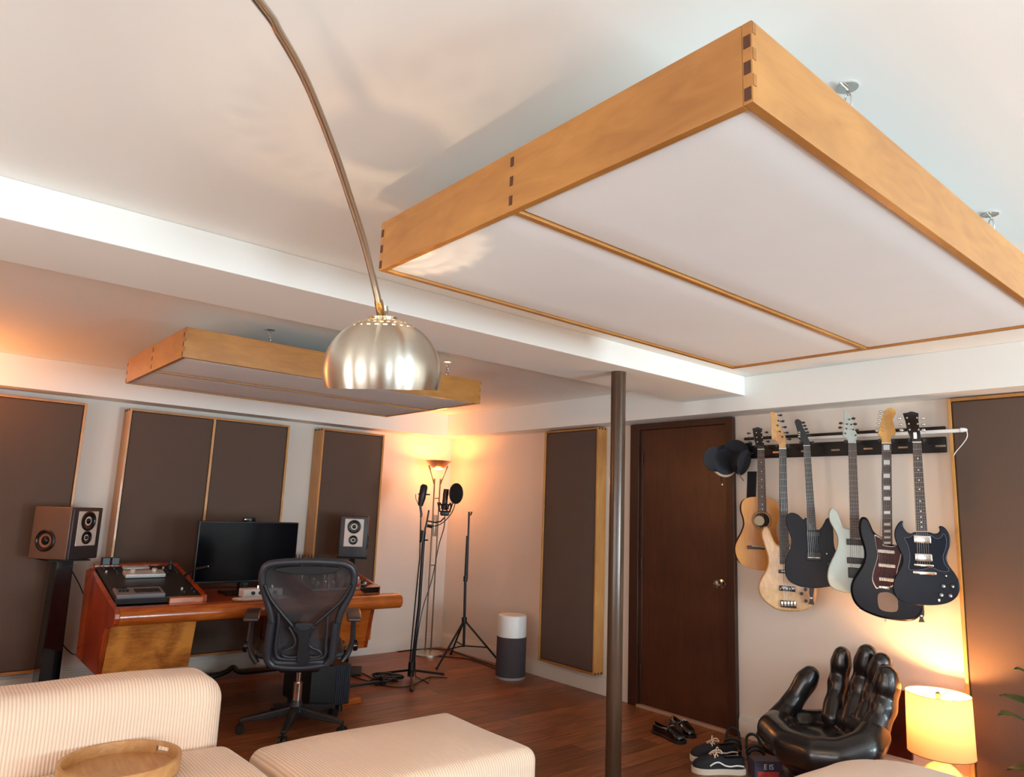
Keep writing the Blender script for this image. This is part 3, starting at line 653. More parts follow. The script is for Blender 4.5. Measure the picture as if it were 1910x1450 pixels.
# mesh inside the frame
cen = sum((Vector(p) for p in o_l), Vector())/len(o_l)
m = MB(); N = len(o_l); vs = []
yb = CH.Mi.to_3x3() @ bn
for k, fac in enumerate((1, .7, .35)):
    vs += [cen+(Vector(p)-cen)*fac-yb*(.03*(1-fac**2)) for p in o_l]
vs.append(cen-yb*.03)
fs = [(k*N+i, k*N+(i+1) % N, (k+1)*N+(i+1) % N, (k+1)*N+i) for k in range(2) for i in range(N)]+[(2*N+i, 2*N+(i+1) % N, 3*N) for i in range(N)]
m.add(vs, fs); m.build('back_mesh', MESHM, CH, ang=80)
def cpoly(pts, off, th, name, mt, ang_=60, n=3):
    P = [v for v in smooth_line([(a, b, 0) for a, b in pts], n)]
    m = MB(); A = [CB(v.x, v.y, off) for v in P]; B = [CB(v.x, v.y, off+th) for v in P]; n_ = len(P)
    m.add(A+B, [tuple(range(n_)), tuple(range(2*n_-1, n_-1, -1))]+[(i, n_+i, n_+(i+1) % n_, (i+1) % n_) for i in range(n_)])
    return m.build(name, mt, CH, ang=ang_, bevel=.003)
cpoly([(530, 290), (640, 268), (850, 262), (1060, 270), (1130, 285), (1060, 315), (900, 335), (760, 335), (620, 318)], .012, .014, 'top_rail', GRAPHD)
# Y brace
def cbar(pts, r, off, name, mt): return MB().tube([CB(a, b, off) for a, b in [(v.x, v.y) for v in smooth_line([(a, b, 0) for a, b in pts], 4, False)]], r, 8).build(name, mt, CH, ang=80)
cbar([(450, 420), (500, 540), (590, 660), (700, 790), (745, 845)], .011, .028, 'brace', GRAPHD)
cbar([(1215, 420), (1150, 540), (1040, 650), (900, 770), (830, 840)], .011, .028, 'brace', GRAPHD)
cpoly([(700, 800), (740, 770), (860, 770), (900, 790), (850, 850), (840, 950), (850, 1060), (830, 1110), (750, 1110), (735, 1060), (745, 950), (745, 860)], .02, .03, 'spine', GRAPHD)
cpoly([(720, 755), (790, 748), (880, 752), (850, 800), (790, 815), (745, 800)], .05, .008, 'logo_plate', GRAPH)
cbar([(665, 790), (700, 850), (722, 920), (700, 970), (630, 1000), (610, 1040), (680, 1060), (735, 1055)], .007, .035, 'lumbar_arm', GRAPH)
cbar([(905, 790), (860, 850), (838, 920), (860, 970), (930, 1000), (950, 1040), (890, 1060), (850, 1055)], .007, .035, 'lumbar_arm', GRAPH)
cbar([(570, 640), (575, 740), (560, 860), (545, 980), (560, 1060), (620, 1082), (780, 1088), (930, 1080), (985, 1040), (990, 940), (1000, 840), (1005, 740), (1010, 660)], .010, .022, 'inner_frame', GRAPH)
cbar([(505, 760), (488, 880), (475, 1000), (475, 1090), (520, 1140)], .022, .02, 'side_loop', GRAPH)
cbar([(1075, 760), (1062, 880), (1050, 1000), (1035, 1080), (990, 1135)], .022, .02, 'side_loop', GRAPH)
cbar([(500, 1145), (640, 1165), (800, 1165), (1000, 1140)], .016, .012, 'lower_bar', GRAPH)
# seat, mechanism, arms, base (local frame: +y is where the chair faces)
MB().rbox(-.25, .25, -.18, .30, .435, .475, .019, 3, (6, 6, 1), lambda p: p+Vector((0, 0, .03*((p.x/.25)**2)-.02*((p.y-.06)/.24)**2))).build('seat', MESHM, CH, ang=70)
MB().tube([Vector((.26*math.cos(a)*(1 if abs(math.cos(a)) < .8 else 1), .06+.25*math.sin(a), .455+.02*math.cos(a)**2)) for a in [i*math.pi/16 for i in range(32)]], .018, 8, closed=True).build('seat_frame', GRAPH, CH, ang=80)
MB().rbox(-.12, .12, -.17, .10, .36, .43, .02, 3, (2, 2, 1)).build('tilt_mechanism', BLACK, CH)
for s_ in (-1, 1):
    MB().tube([(s_*.10, -.05, .39), (s_*.19, -.05, .385)], .018, 12).build('tilt_knob', BLACK, CH)
MB().lathe([(.027, .13), (.027, .27), (.015, .27), (.015, .36)], (0, 0, 0), 20).build('gas_lift', CHROME, CH)
MB().lathe([(.05, .085), (.055, .11), (.035, .15), (.03, .17)], (0, 0, 0), 20).build('hub', GRAPHD, CH)
CHW = CH.M
legdirs = []
for k in range(5):
    a = math.radians(72*k+18+25)
    c, s_ = math.cos(a), math.sin(a); R = .315; px = Vector((-s_, c, 0))
    def q(r, w, z): p = Vector((c*r, s_*r, z)); return [p-px*w, p+px*w]
    A, B = q(.03, .03, .085), q(R, .018, .062); Cc, D_ = q(.03, .026, .14), q(R, .014, .085)
    lg = MB().hexa([A[0], B[0], B[1], A[1]], [Cc[0], D_[0], D_[1], Cc[1]]).build('base_leg', GRAPHD, CH, bevel=.006, smooth=False)
    w_ = MB()
    for s2 in (-1, 1):
        Mx = Matrix.Translation(Vector((c*(R-.005), s_*(R-.005), .028))+px*.014*s2) @ Matrix.Rotation(a, 4, 'Z') @ Matrix.Rotation(R90, 4, 'X')
        w_.add([Mx @ Vector((.027*math.cos(t), .027*math.sin(t), z)) for z in (-.008, .008) for t in [i*math.pi/8 for i in range(16)]], [tuple(range(16)), tuple(range(31, 15, -1))]+[(i, (i+1) % 16, 16+(i+1) % 16, 16+i) for i in range(16)])
    w_.tube([(c*(R-.005), s_*(R-.005), .028), (c*(R-.005), s_*(R-.005), .075)], .008, 8)
    w_.build('caster', BLACK, lg)
PAD = mat('armpad_vinyl', srgb(60, 46, 42), .28, spec=.8)
for s_, pts in ((-1, [(485, 1127), (473, 1140)]), (1, [(657, 1124), (652, 1141)])):
    x = s_*.30
    ap = MB().rbox(x-.045, x+.045, -.10, .12, .665, .69, .012, 3, (2, 4, 1), lambda p: p+Vector((0, 0, -.03*max(0, (-p.y))/.1))).build('armrest', PAD, CH, ang=70)
    MB().tube([(x, -.02, .66), (x, -.04, .60), (x, -.10, .52), (x-s_*.03, -.16, .46), (x-s_*.06, -.17, .42)], [.016, .016, .018, .018, .016], 10).build('arm_post', GRAPHD, ap, ang=80)
    MB().lathe([(.032, 0), (.032, .02), (.026, .026), (.001, .026)], (x+s_*.005, -.10, .50), 20, Matrix.Rotation(R90*s_, 4, 'Y')).build('arm_knob', GLOSSB, ap)
# ---------------------------------------------------------------- arc lamp
Dm = PD(713, 640, 1.8); Qa = PD(480, 0, 1.1)
ad = Vector((Dm.x-Qa.x, Dm.y-Qa.y, 0)).normalized(); an = Vector((-ad.y, ad.x, 0))
zc_ = PP(713, 597, Dm, an)
AL = Thing('arc_floor_lamp', 'brushed nickel arc lamp with perforated dome shade hanging from its curved arm', 'floor lamp', (Dm.x-ad.x*1.62, Dm.y-ad.y*1.62, 0))
ctr = Vector(((PD(603, 725, 1.8)+PD(822, 728, 1.8))/2)); R = .1485; zb = ctr.z
H = .182
dprof = []
# dome: bulges slightly below the equator and closes in at the rim
import itertools
def domer(t):          # t 0 rim .. 1 top
    z = H*t; zz = (z-.045)/(H-.045)
    r = R*math.sqrt(max(0, 1-zz*zz)) if z > .045 else R*(1-.045*((.045-z)/.045)**2)
    return r, z
NSEG = 144
def domemesh(off, flip):
    vs = []; fs = []; ts = [i/60 for i in range(61)]
    ts = [math.sin(t*math.pi/2)**1.0 for t in ts]
    holes = []
    for row, (tz, cnt, ph) in enumerate(((.905, 24, 0), (.945, 24, .5), (.972, 12, 0))): holes.append((tz, cnt, ph))
    m = MB(); M_ = len(ts)
    for t in ts:
        r, z = domer(min(t, .999)); r = max(r-off, .002); z = z-(off if t > .5 else 0)
        vs += [(r*math.cos(2*math.pi*k/NSEG), r*math.sin(2*math.pi*k/NSEG), z) for k in range(NSEG)]
    for i in range(M_-1):
        for k in range(NSEG):
            fs.append((i*NSEG+k, i*NSEG+(k+1) % NSEG, (i+1)*NSEG+(k+1) % NSEG, (i+1)*NSEG+k))
    return vs, fs, ts
vs, fs, ts = domemesh(0, False)
# rows of holes: drop pairs of faces in the bands near the top
def is_hole(i, k):
    r, z = domer(min((ts[i]+ts[i+1])/2, .999))
    if i in (40, 41): return k % 6 in (0, 1, 2)
    if i in (44, 45): return (k+3) % 6 in (0, 1, 2)
    if i in (48, 49, 50): return k % 6 in (0, 1, 2)
    if i in (53, 54): return k % 9 in (0, 1, 2, 3, 4)
    return False
outer_f = [f for j, f in enumerate(fs) if not is_hole(j//NSEG, j % NSEG)]
NICKEL = mat('brushed_nickel_spun', srgb(205, 198, 184), .30, 1, aniso=.85)
INNER = mat('white_lamp_inside', srgb(250, 240, 215), .6)
mm = MB(); mm.add(vs, outer_f)
sh = mm.build('lamp_shade', NICKEL, None, ang=70, recalc=False); sh.parent = AL.e
tilt_axis = Vector((FW.y, -FW.x, 0)).normalized()
TM = Matrix.Rotation(math.radians(-1.2), 4, Vector((FW.x, FW.y, 0)).normalized()) @ Matrix.Rotation(math.radians(9.5), 4, tilt_axis)          # the dome nods a little on its socket
sh.rotation_euler = TM.to_euler(); sh.location = AL.L((ctr.x, ctr.y, zb))
def in_shade(p): return AL.M @ (sh.location + TM @ Vector(p))
mm = MB(); vs2, _, _ = domemesh(.002, False); mm.add(vs2, outer_f)
si = mm.build('shade_lining', INNER, None, ang=70, recalc=False); si.parent = sh
m = MB().lathe([(.012, H-.004), (.034, H-.004), (.036, H+.002), (.012, H+.006), (.011, H+.03), (.009, H+.03)], (0, 0, 0), 24)
cp = m.build('shade_cap', NICKEL, None); cp.parent = sh
BULB = mat('lit_bulb', (1, .8, .5), .5, emit=(1, .72, .38), es=16)
b_ = MB().ell((0, 0, .132), (.016, .016, .022)).build('bulb', BULB, None); b_.parent = sh
pl = point('arc_lamp_light', in_shade((0, 0, .05)), 8.5, (1, .66, .38), .0155)
arcpx = [(480, 0), (520, 60), (565, 140), (600, 222), (630, 302), (655, 377), (675, 440), (690, 495), (703, 550), (711, 588)]
AP = [AL.L(PP(x, y, Dm, an)) for x, y in arcpx]
top_ = AL.L(in_shade((0, 0, H+.02)))
q0 = AP[0]; dl = Vector((ad.x, ad.y, 0))
base_pts = [Vector((0, 0, .08)), Vector((0, 0, .6)), Vector((0, 0, 1.2)), dl*.04+Vector((0, 0, 1.55)), dl*.18+Vector((0, 0, 1.85)), dl*.42+Vector((0, 0, 2.06))]
AP = base_pts+AP+[top_]
MB().tube(smooth_line(AP, 5, False), .0085, 12).build('arm', STEEL, AL, ang=80)
k0 = AL.L(PP(706, 562, Dm, an)); MB().tube([k0, AP[-2], top_], [.011, .0115, .010], 12).build('arm_socket', mat('warm_brass', srgb(214, 178, 120), .28, 1), AL, ang=80)
MB().lathe([(.15, 0), (.15, .055), (.145, .06), (.02, .062), (.015, .12)], (0, 0, 0), 40).build('base', GLOSSB, AL)

# ---------------------------------------------------------------- corner uplighter
DSTEEL = mat('aged_steel', srgb(120, 96, 72), .35, .9)
tb = PX(798, 1218, 2, .015)
tb = Vector((min(tb.x, 4.06), min(tb.y, 5.75), 0))
bt = PV(814, 860, tb)
TL = Thing('torchiere_lamp', 'tall brushed metal uplighter with twin poles lit in the room corner', 'floor lamp', (tb.x, tb.y, 0))
bz = bt.z; ux = TL.L(bt); cxy = Vector((ux.x*.5, ux.y*.5))
br_ = .125
sh = MB().lathe([(.035, bz-.075), (.05, bz-.072), (.075, bz-.05), (.105, bz-.02), (br_, bz), (br_-.003, bz), (.102, bz-.018), (.072, bz-.047), (.048, bz-.068), (.035, bz-.071)], (0, 0, 0), 40, cap=False).build('bowl_shade', mat('copper_nickel', srgb(190, 150, 120), .3, 1), TL)
MB().lathe([(.001, bz-.085), (.03, bz-.083), (.05, bz-.0735), (.048, bz-.070), (.001, bz-.070)], (0, 0, 0), 32).build('glass_bottom', mat('glowing_glass', (1, .9, .7), .4, emit=(1, .74, .42), es=7), sh)
du = Vector((RT.x, RT.y, 0)).normalized()
for s_ in (-1, 1):
    P = [du*s_*.027+Vector((0, 0, .02)), du*s_*.027+Vector((0, 0, bz-.30)), du*s_*.032+Vector((0, 0, bz-.22)), du*s_*.06+Vector((0, 0, bz-.13)), du*s_*.092+Vector((0, 0, bz-.045))]
    MB().tube(smooth_line(P, 6, False), .007, 10).build('pole', DSTEEL, TL, ang=80)
for z in (bz*.45, bz*.8): MB().tube([du*-.03+Vector((0, 0, z)), du*.03+Vector((0, 0, z))], .006, 8).build('cross_bar', STEEL, TL)
MB().rbox(-.02, .02, -.02, .02, bz*.60, bz*.60+.2, .004, 1, (1, 1, 1)).build('dimmer_box', STEEL, TL)
MB().lathe([(.14, 0), (.14, .012), (.12, .022), (.03, .035), (.02, .04)], (0, 0, 0), 40).build('base', STEEL, TL)
TORCH = point('torchiere_light', (tb.x, tb.y, bz-.045), 11, WARM, .035)
point('torchiere_glass_light', (tb.x, tb.y, bz-.115), 7, WARM, .05)
# its twin at the far left, outside the picture
lx, ly = -.42, 5.45
TL2 = Thing('torchiere_lamp', 'tall brushed metal uplighter outside the left edge, glowing on the ceiling', 'floor lamp', (lx, ly, 0))
MB().lathe([(.035, 1.70), (.05, 1.703), (.075, 1.725), (.105, 1.755), (.125, 1.775), (.122, 1.775), (.102, 1.757), (.072, 1.728), (.035, 1.704)], (0, 0, 0), 40, cap=False).build('bowl_shade', STEEL, TL2)
for s_ in (-1, 1): MB().tube([(s_*.027, 0, .02), (s_*.027, 0, 1.5), (s_*.08, 0, 1.735)], .007, 10).build('pole', STEEL, TL2)
MB().lathe([(.14, 0), (.14, .012), (.12, .022), (.03, .035)], (0, 0, 0), 40).build('base', STEEL, TL2)
point('torchiere_light', (lx, ly, 1.775), 55, WARM, .045)

# ---------------------------------------------------------------- microphones and stands
mb = PX(768, 1262, 2, .03); mb.z = 0
MS = Thing('microphone_stand', 'black microphone stand with flat tripod foot, carrying a microphone with pop filter', 'microphone stand', (mb.x, mb.y, 0))
V = lambda x, y, o=0: MS.L(PV(x, y, Vector((mb.x+FW.x*o, mb.y+FW.y*o, 0))))
MB().tube([V(768, 1250), V(782, 1130), V(790, 1005)], .013, 12).build('tube', BLACKM, MS)
MB().tube([V(789, 1005), V(796, 975), V(800, 952)], .008, 10).build('upper_rod', BLACKM, MS)
MB().tube([V(787, 1012), V(790, 990)], .022, 12).build('clutch', BLACK, MS)
MB().tube([V(789, 1008, -.01), V(798, 1008, -.03)], .006, 8).build('clutch_knob', BLACK, MS)
MB().tube([V(766, 1262), V(768, 1235)], .026, 12).build('foot_hub', BLACK, MS)
for a, b in ((698, 1258), (826, 1258), (768, 1287)):
    e = PX(a, b, 2, .015) if b < 1280 else PX(768, 1287, 2, .012)
    e = MS.L(e)
    lg = MB().tube([V(767, 1250), e], .009, 8).build('foot_leg', BLACKM, MS)
    MB().ell(e, (.015, .015, .012)).build('rubber_tip', BLACK, lg)
MB().tube([V(797, 972), V(812, 975, -.02), V(822, 973, -.03), V(829, 966, -.03)], .006, 8).build('side_bar', BLACKM, MS)
MB().tube([V(797, 981), V(807, 983)], .014, 10).build('clamp', BLACK, MS)
# large condenser in shock mount
mcz = V(830, 945, -.03)
CM = Thing('condenser_microphone', 'dark condenser microphone in a spider shock mount, right of the two microphones', 'microphone', tuple(MS.M @ mcz), math.radians(-30))
MB().tube([(-.005, 0, -.03), (.0, 0, .10), (.003, 0, .135)], [.021, .022, .021], 20).build('microphone_body', mat('dark_bronze_metal', srgb(60, 40, 34), .35, .5), CM)
MB().tube([(.002, 0, .09), (.004, 0, .14)], [.0225, .0215], 20).build('grille', mat('brown_grille', srgb(84, 52, 40), .5, .6), CM)
for z, r in ((.015, .05), (-.04, .045)): MB().tube([(r*math.cos(a), r*math.sin(a), z) for a in [i*math.pi/12 for i in range(24)]], .0055, 8, closed=True).build('mount_ring', BLACK, CM)
for k in range(8):
    a = k*math.pi/4; MB().tube([(.062*math.cos(a), .062*math.sin(a), .03), (.045*math.cos(a+.4), .045*math.sin(a+.4), -.045)], .005, 6).build('mount_post', BLACK, CM)
for k in range(6):
    a = k*math.pi/3; MB().tube([(.05*math.cos(a), .05*math.sin(a), .015), (.022*math.cos(a+.5), .022*math.sin(a+.5), .005), (.045*math.cos(a+1), .045*math.sin(a+1), -.04)], .0025, 6).build('elastic', BLACK, CM)
MB().rbox(-.035, .035, -.035, .035, -.075, -.035, .012, 2, (1, 1, 1)).build('mount_base', BLACK, CM)
pc = V(851, 921, -.06)
PF = Thing('pop_filter', 'round black pop filter on a thin gooseneck beside the condenser microphone', 'pop filter', tuple(MS.M @ pc), math.radians(-12))
FR = Matrix.Rotation(math.radians(90), 4, 'X')
MB().lathe([(.001, -.003), (.078, -.003), (.078, .003), (.001, .003)], (0, 0, 0), 40, Matrix.Rotation(math.radians(25), 4, 'Z') @ FR).build('screen', BLACK, PF)
MB().tube([Matrix.Rotation(math.radians(25), 4, 'Z') @ Vector((.079*math.cos(a), 0, .079*math.sin(a))) for a in [i*math.pi/20 for i in range(40)]], .006, 8, closed=True).build('hoop', BLACK, PF)
MB().tube([PF.L(MS.M @ v) for v in smooth_line([V(849, 940, -.06), V(843, 956, -.05), V(830, 972, -.04), V(815, 981, -.03), V(802, 981, 0)], 5, False)], .004, 8).build('gooseneck', BLACKM, PF)
# second stand, thin, with dynamic microphone
b2 = PX(766, 1240, 2, .0)
M2 = Thing('microphone', 'slim black broadcast microphone, left of the two microphones', 'microphone', tuple(MS.M @ V(790, 925)), 0)
W2 = lambda x, y, o=0: M2.L(MS.M @ V(x, y, o))
MB().tube([W2(784, 944), W2(787, 930), W2(791, 908), W2(792, 904)], [.02, .030, .031, .018], 16).build('body', BLACK, M2, ang=60)
MB().tube([W2(780, 922, -.01), W2(802, 923, -.01)], .006, 8).build('yoke', BLACK, M2)
MB().tube([W2(784, 944), W2(786, 960), W2(785, 965)], .010, 10).build('swivel', BLACK, M2)
MB().tube([W2(782, 944), W2(776, 932), W2(775, 922)], .003, 6).build('cable_stub', BLACK, M2)
T = Thing('thin_microphone_pole', 'thin black pole standing behind the microphone stand, holding the left microphone', 'microphone stand', (mb.x, mb.y, 0))
MB().tube([T.L(MS.M @ V(a, b, .03)) for a, b in ((785, 962), (783, 1040), (774, 1130), (764, 1240), (763, 1262))], .0055, 8).build('rod', BLACKM, T, ang=80)
MB().tube([T.L(MS.M @ V(a, b, .03)) for a, b in ((783, 1000), (790, 1000))], .007, 8).build('bracket', BLACK, T)
T = Thing('microphone_cable', 'thin black cable hanging from the shock mount to the floor', 'cable', (mb.x, mb.y, 0))
MB().tube([T.L(MS.M @ v) for v in smooth_line([V(830, 962, -.02), V(828, 985, 0), V(818, 1020, .02), V(806, 1080, .02), V(790, 1130, 0), V(780, 1180, -.02), V(774, 1230, -.03)], 5, False)]+[T.L(PX(775, 1262, 2, .006)), T.L(PX(800, 1275, 2, .006)), T.L(PX(804, 1262, 2, .006))], .004, 6).build('wire', BLACK, T)
# empty tripod stand
tp_ = PX(866, 1213, 2, .0); f1, f2, f3 = PX(815, 1247, 2, .01), PX(936, 1240, 2, .01), PX(841, 1218, 2, .01)
cen3 = (f1+f2+f3)/3; tpb = PX(866, 1210, 2, .1); tpb = Vector((4.0, 5.22, 0))
TS = Thing('tripod_stand', 'empty black folding tripod stand beside the air purifier', 'tripod stand', (tpb.x, tpb.y, 0))
V3 = lambda x, y: TS.L(PV(x, y, tpb))
MB().tube([V3(865, 1207), V3(868, 1080), V3(872, 1000)], .012, 12).build('pole', BLACKM, TS)
MB().tube([V3(871, 1080), V3(875, 955)], .009, 10).build('upper_pole', BLACKM, TS)
MB().tube([V3(868, 1085), V3(868.6, 1075)], .02, 12).build('collar', BLACK, TS)
MB().tube([V3(875, 958), V3(878, 961), V3(880, 955)], .008, 8).build('clip', BLACK, TS)
hub = V3(866, 1157); MB().tube([V3(866, 1163), V3(866, 1152)], .024, 12).build('hub', BLACK, TS)
low = V3(865, 1205)
for fpx in ((815, 1247), (936, 1240), (841, 1220)):
    f = TS.L(PX(fpx[0], fpx[1], 2, .012))
    lg = MB().tube([hub, f], .009, 8).build('leg', BLACKM, TS)
    MB().ell(f, (.014, .014, .011)).build('rubber_foot', BLACK, lg)
    MB().tube([low, hub.lerp(f, .62)], .006, 6).build('brace', BLACKM, TS)
# cables on the floor
def fl(pts): return [PX(x, y, 2, .006) for x, y in pts]
def floor_cable(name, label, pts, r=.005, mt=BLACK):
    P = smooth_line(fl(pts), 6, False); c = P[0]
    o = MB().tube(P, r, 6).build(name, mt, None, ang=80, loc=(c.x, c.y, 0)); return tag(o, label, 'cable')
floor_cable('power_cable', 'dark cable on the floor running behind the tripod stand to the air purifier', [(800, 1222), (835, 1226), (870, 1229), (905, 1240), (930, 1250)])
floor_cable('power_cable', 'dark cable along the wall from lamp foot past the tripod', [(742, 1216), (780, 1212), (830, 1212), (880, 1228), (925, 1243)])
floor_cable('power_cable', 'dark cable on the floor between tower and microphone stand foot', [(656, 1262), (690, 1272), (725, 1281), (765, 1280), (800, 1264), (835, 1265)], .004)
floor_cable('power_cable', 'dark cable on the floor curling from desk foot bar to the pedals', [(655, 1250), (675, 1256), (700, 1268), (720, 1275)], .004)
fp = PX(722, 1268, 2, .02)
T = Thing('cable_bundle', 'tangled black cables lying on the floor at the microphone stand foot', 'cable', (fp.x, fp.y, 0))
rr = random.Random(3)
for k in range(4):
    P = [(.09*math.cos(a*.7+k)+.04*math.cos(a*1.9), .07*math.sin(a*.7+k)+.03*math.sin(a*2.3+k), .012+.012*k+.008*math.sin(a)) for a in [i*.5 for i in range(26)]]
    MB().tube(P, .006, 6).build('loop', BLACK if k % 2 else BLACKM, T, ang=80)
P = [Vector((1.75, 5.72, .03)), Vector((1.95, 5.70, .03)), Vector((2.06, 5.71, .05)), Vector((2.12, 5.72, .075)), Vector((2.19, 5.70, .035)), Vector((2.55, 5.72, .03))]
tag(MB().tube(smooth_line(P, 5, False), .019, 10).build('cable_bundle', BLACKM, None, ang=80, loc=(2.1, 5.7, 0)), 'thick black bundle of cables lying along the back wall under the desk', 'cable')

# ---------------------------------------------------------------- air purifier
pb = Vector((3.985, 4.62, 0)); pr_ = .122
AP_ = Thing('air_purifier', 'cylindrical air purifier with grey fabric lower half and white top', 'air purifier', pb)
zt_ = PV(963, 1147, pb).z; zm_ = PV(963, 1187, pb).z
MB().lathe([(pr_-.006, 0), (pr_-.002, .01), (pr_, .02)], (0, 0, 0), 48).build('foot_ring', SILVER, AP_)
MB().lathe([(pr_, .02), (pr_, zm_)], (0, 0, 0), 48).build('fabric_sleeve', mat('grey_knit_fabric', srgb(66, 58, 62), .9, var=.08, vscale=60, bump=.2, bscale=500), AP_)
MB().lathe([(pr_-.003, zm_), (pr_-.003, zt_-.012), (pr_-.006, zt_-.004), (pr_-.012, zt_)], (0, 0, 0), 48, cap=False).build('perforated_top', WHITEP, AP_)
MB().lathe([(.001, zt_), (pr_-.012, zt_), (pr_-.012, zt_-.01), (.001, zt_-.01)], (0, 0, 0), 48).build('lid', WHITEP, AP_)

# ---------------------------------------------------------------- table lamp on the floor by the wall
tl = Vector((3.985, 1.415, 0))
LP = Thing('table_lamp', 'lit lamp with cream drum shade and pale round base beside the hand chair', 'lamp', tl)
SHADE = bpy.data.materials.new('cream_lampshade'); SHADE.use_nodes = True; nt = SHADE.node_tree; nt.nodes.clear()
o_ = nt.nodes.new('ShaderNodeOutputMaterial'); dd = nt.nodes.new('ShaderNodeBsdfDiffuse'); tt = nt.nodes.new('ShaderNodeBsdfTranslucent'); mx = nt.nodes.new('ShaderNodeMixShader')
dd.inputs[0].default_value = (*srgb(226, 186, 136), 1); tt.inputs[0].default_value = (*srgb(238, 196, 150), 1); mx.inputs[0].default_value = .12
nt.links.new(dd.outputs[0], mx.inputs[1]); nt.links.new(tt.outputs[0], mx.inputs[2]); nt.links.new(mx.outputs[0], o_.inputs[0])
z0, z1, rs = .275, .55, .145
MB().lathe([(rs, z0), (rs-.004, z1)], (0, 0, 0), 64, cap=False).build('lamp_shade', SHADE, LP, recalc=True)
MB().tube([(rs*math.cos(a), rs*math.sin(a), z0) for a in [i*math.pi/32 for i in range(64)]], .002, 6, closed=True).build('shade_rim', mat('shade_trim', srgb(150, 110, 70), .6), LP)
MB().tube([((rs-.004)*math.cos(a), (rs-.004)*math.sin(a), z1) for a in [i*math.pi/32 for i in range(64)]], .002, 6, closed=True).build('shade_rim', mat('shade_trim_pale', srgb(240, 220, 180), .6), LP)
hp = MB()
for k in range(3):
    a = k*math.pi*2/3; hp.tube([(0, 0, z1-.02), ((rs-.006)*math.cos(a), (rs-.006)*math.sin(a), z1-.004)], .0018, 6)
hp.build('shade_spider', CHROME, LP)
MB().lathe([(.011, z1-.03), (.012, z1), (.006, z1+.008), (.001, z1+.01)], (0, 0, 0), 16).build('finial', STEEL, LP)
MB().lathe([(.06, 0), (.085, .02), (.108, .07), (.112, .12), (.095, .18), (.055, .22), (.025, .24), (.016, .26), (.016, .34)], (0, 0, 0), 48).build('lamp_base', mat('pale_ceramic', srgb(226, 196, 160), .25), LP)
MB().ell((0, 0, .42), (.03, .03, .04)).build('bulb', BULB, LP)
TLAMP = point('table_lamp_light', (tl.x, tl.y, .47), 32, (1, .50, .18), .035)
h1, h0 = PX(1703, 1416, 0, XD-.012), PX(1640, 1403, 0, XD-.012)
tag(MB().box(XD-.022, XD-.001, h1.y, h0.y+.12, .138, .48).build('access_hatch', wood('dark_hatch_wood', srgb(74, 30, 20), srgb(46, 18, 14), (8, 8, 2), 3, .35), smooth=False, bevel=.003, loc=(XD, h1.y, .138)), 'dark brown wooden hatch on the wall behind the hand chair', 'hatch')
# ---------------------------------------------------------------- guitar rack on the right wall
rk0, rk1 = PX(1762, 820, 0, XD-.03), PX(1362, 850, 0, XD-.03)
zt_, zb_ = 1.865, 1.748
GR = Thing('guitar_rack', 'long black guitar rack board with hangers on the right wall', 'rack', (XD-.002, (rk0.y+rk1.y)/2, zb_), math.radians(-90))
hl = (rk1.y-rk0.y)/2
MB().rbox(-hl, hl, -.024, 0, 0, .085, .004, 1, (1, 1, 1)).build('board', BLACKM, GR, smooth=False)
MB().rbox(-hl+.10, hl, -.02, 0, .124, .142, .003, 1, (1, 1, 1)).build('upper_rail', BLACKM, GR, smooth=False)
for k in range(7): MB().box(-hl+.12+.19*k, -hl+.17+.19*k, -.026, -.023, .030, .040).build('mount_plate', STEEL, GR, smooth=False)
lt0, lt1 = PX(1804, 801, 0, XD-.05), PX(1490, 823, 0, XD-.05)
LT = Thing('tube_light', 'slim white tube light lying along the guitar rack, sticking out at its right end', 'light', (XD-.05, (lt0.y+lt1.y)/2, (lt0.z+lt1.z)/2-.006), math.radians(-90))
hl2 = (lt1.y-lt0.y)/2
MB().rbox(-hl2, hl2-.03, -.010, .010, 0, .020, .006, 2, (1, 1, 1)).build('tube', WHITEP, LT)
MB().tube([(hl2-.03, 0, .012), (hl2-.01, 0, .012), (hl2, 0, .012)], [.013, .011, .005], 12).build('end_cap', WHITEP, LT)
P = [LT.L(PX(x, y, 0, XD-.05)) for x, y in ((1803, 803), (1804, 815), (1796, 828), (1784, 842), (1779, 850))]
MB().tube(smooth_line(P, 4, False), .0025, 6).build('cord', WHITEP, LT, ang=80)

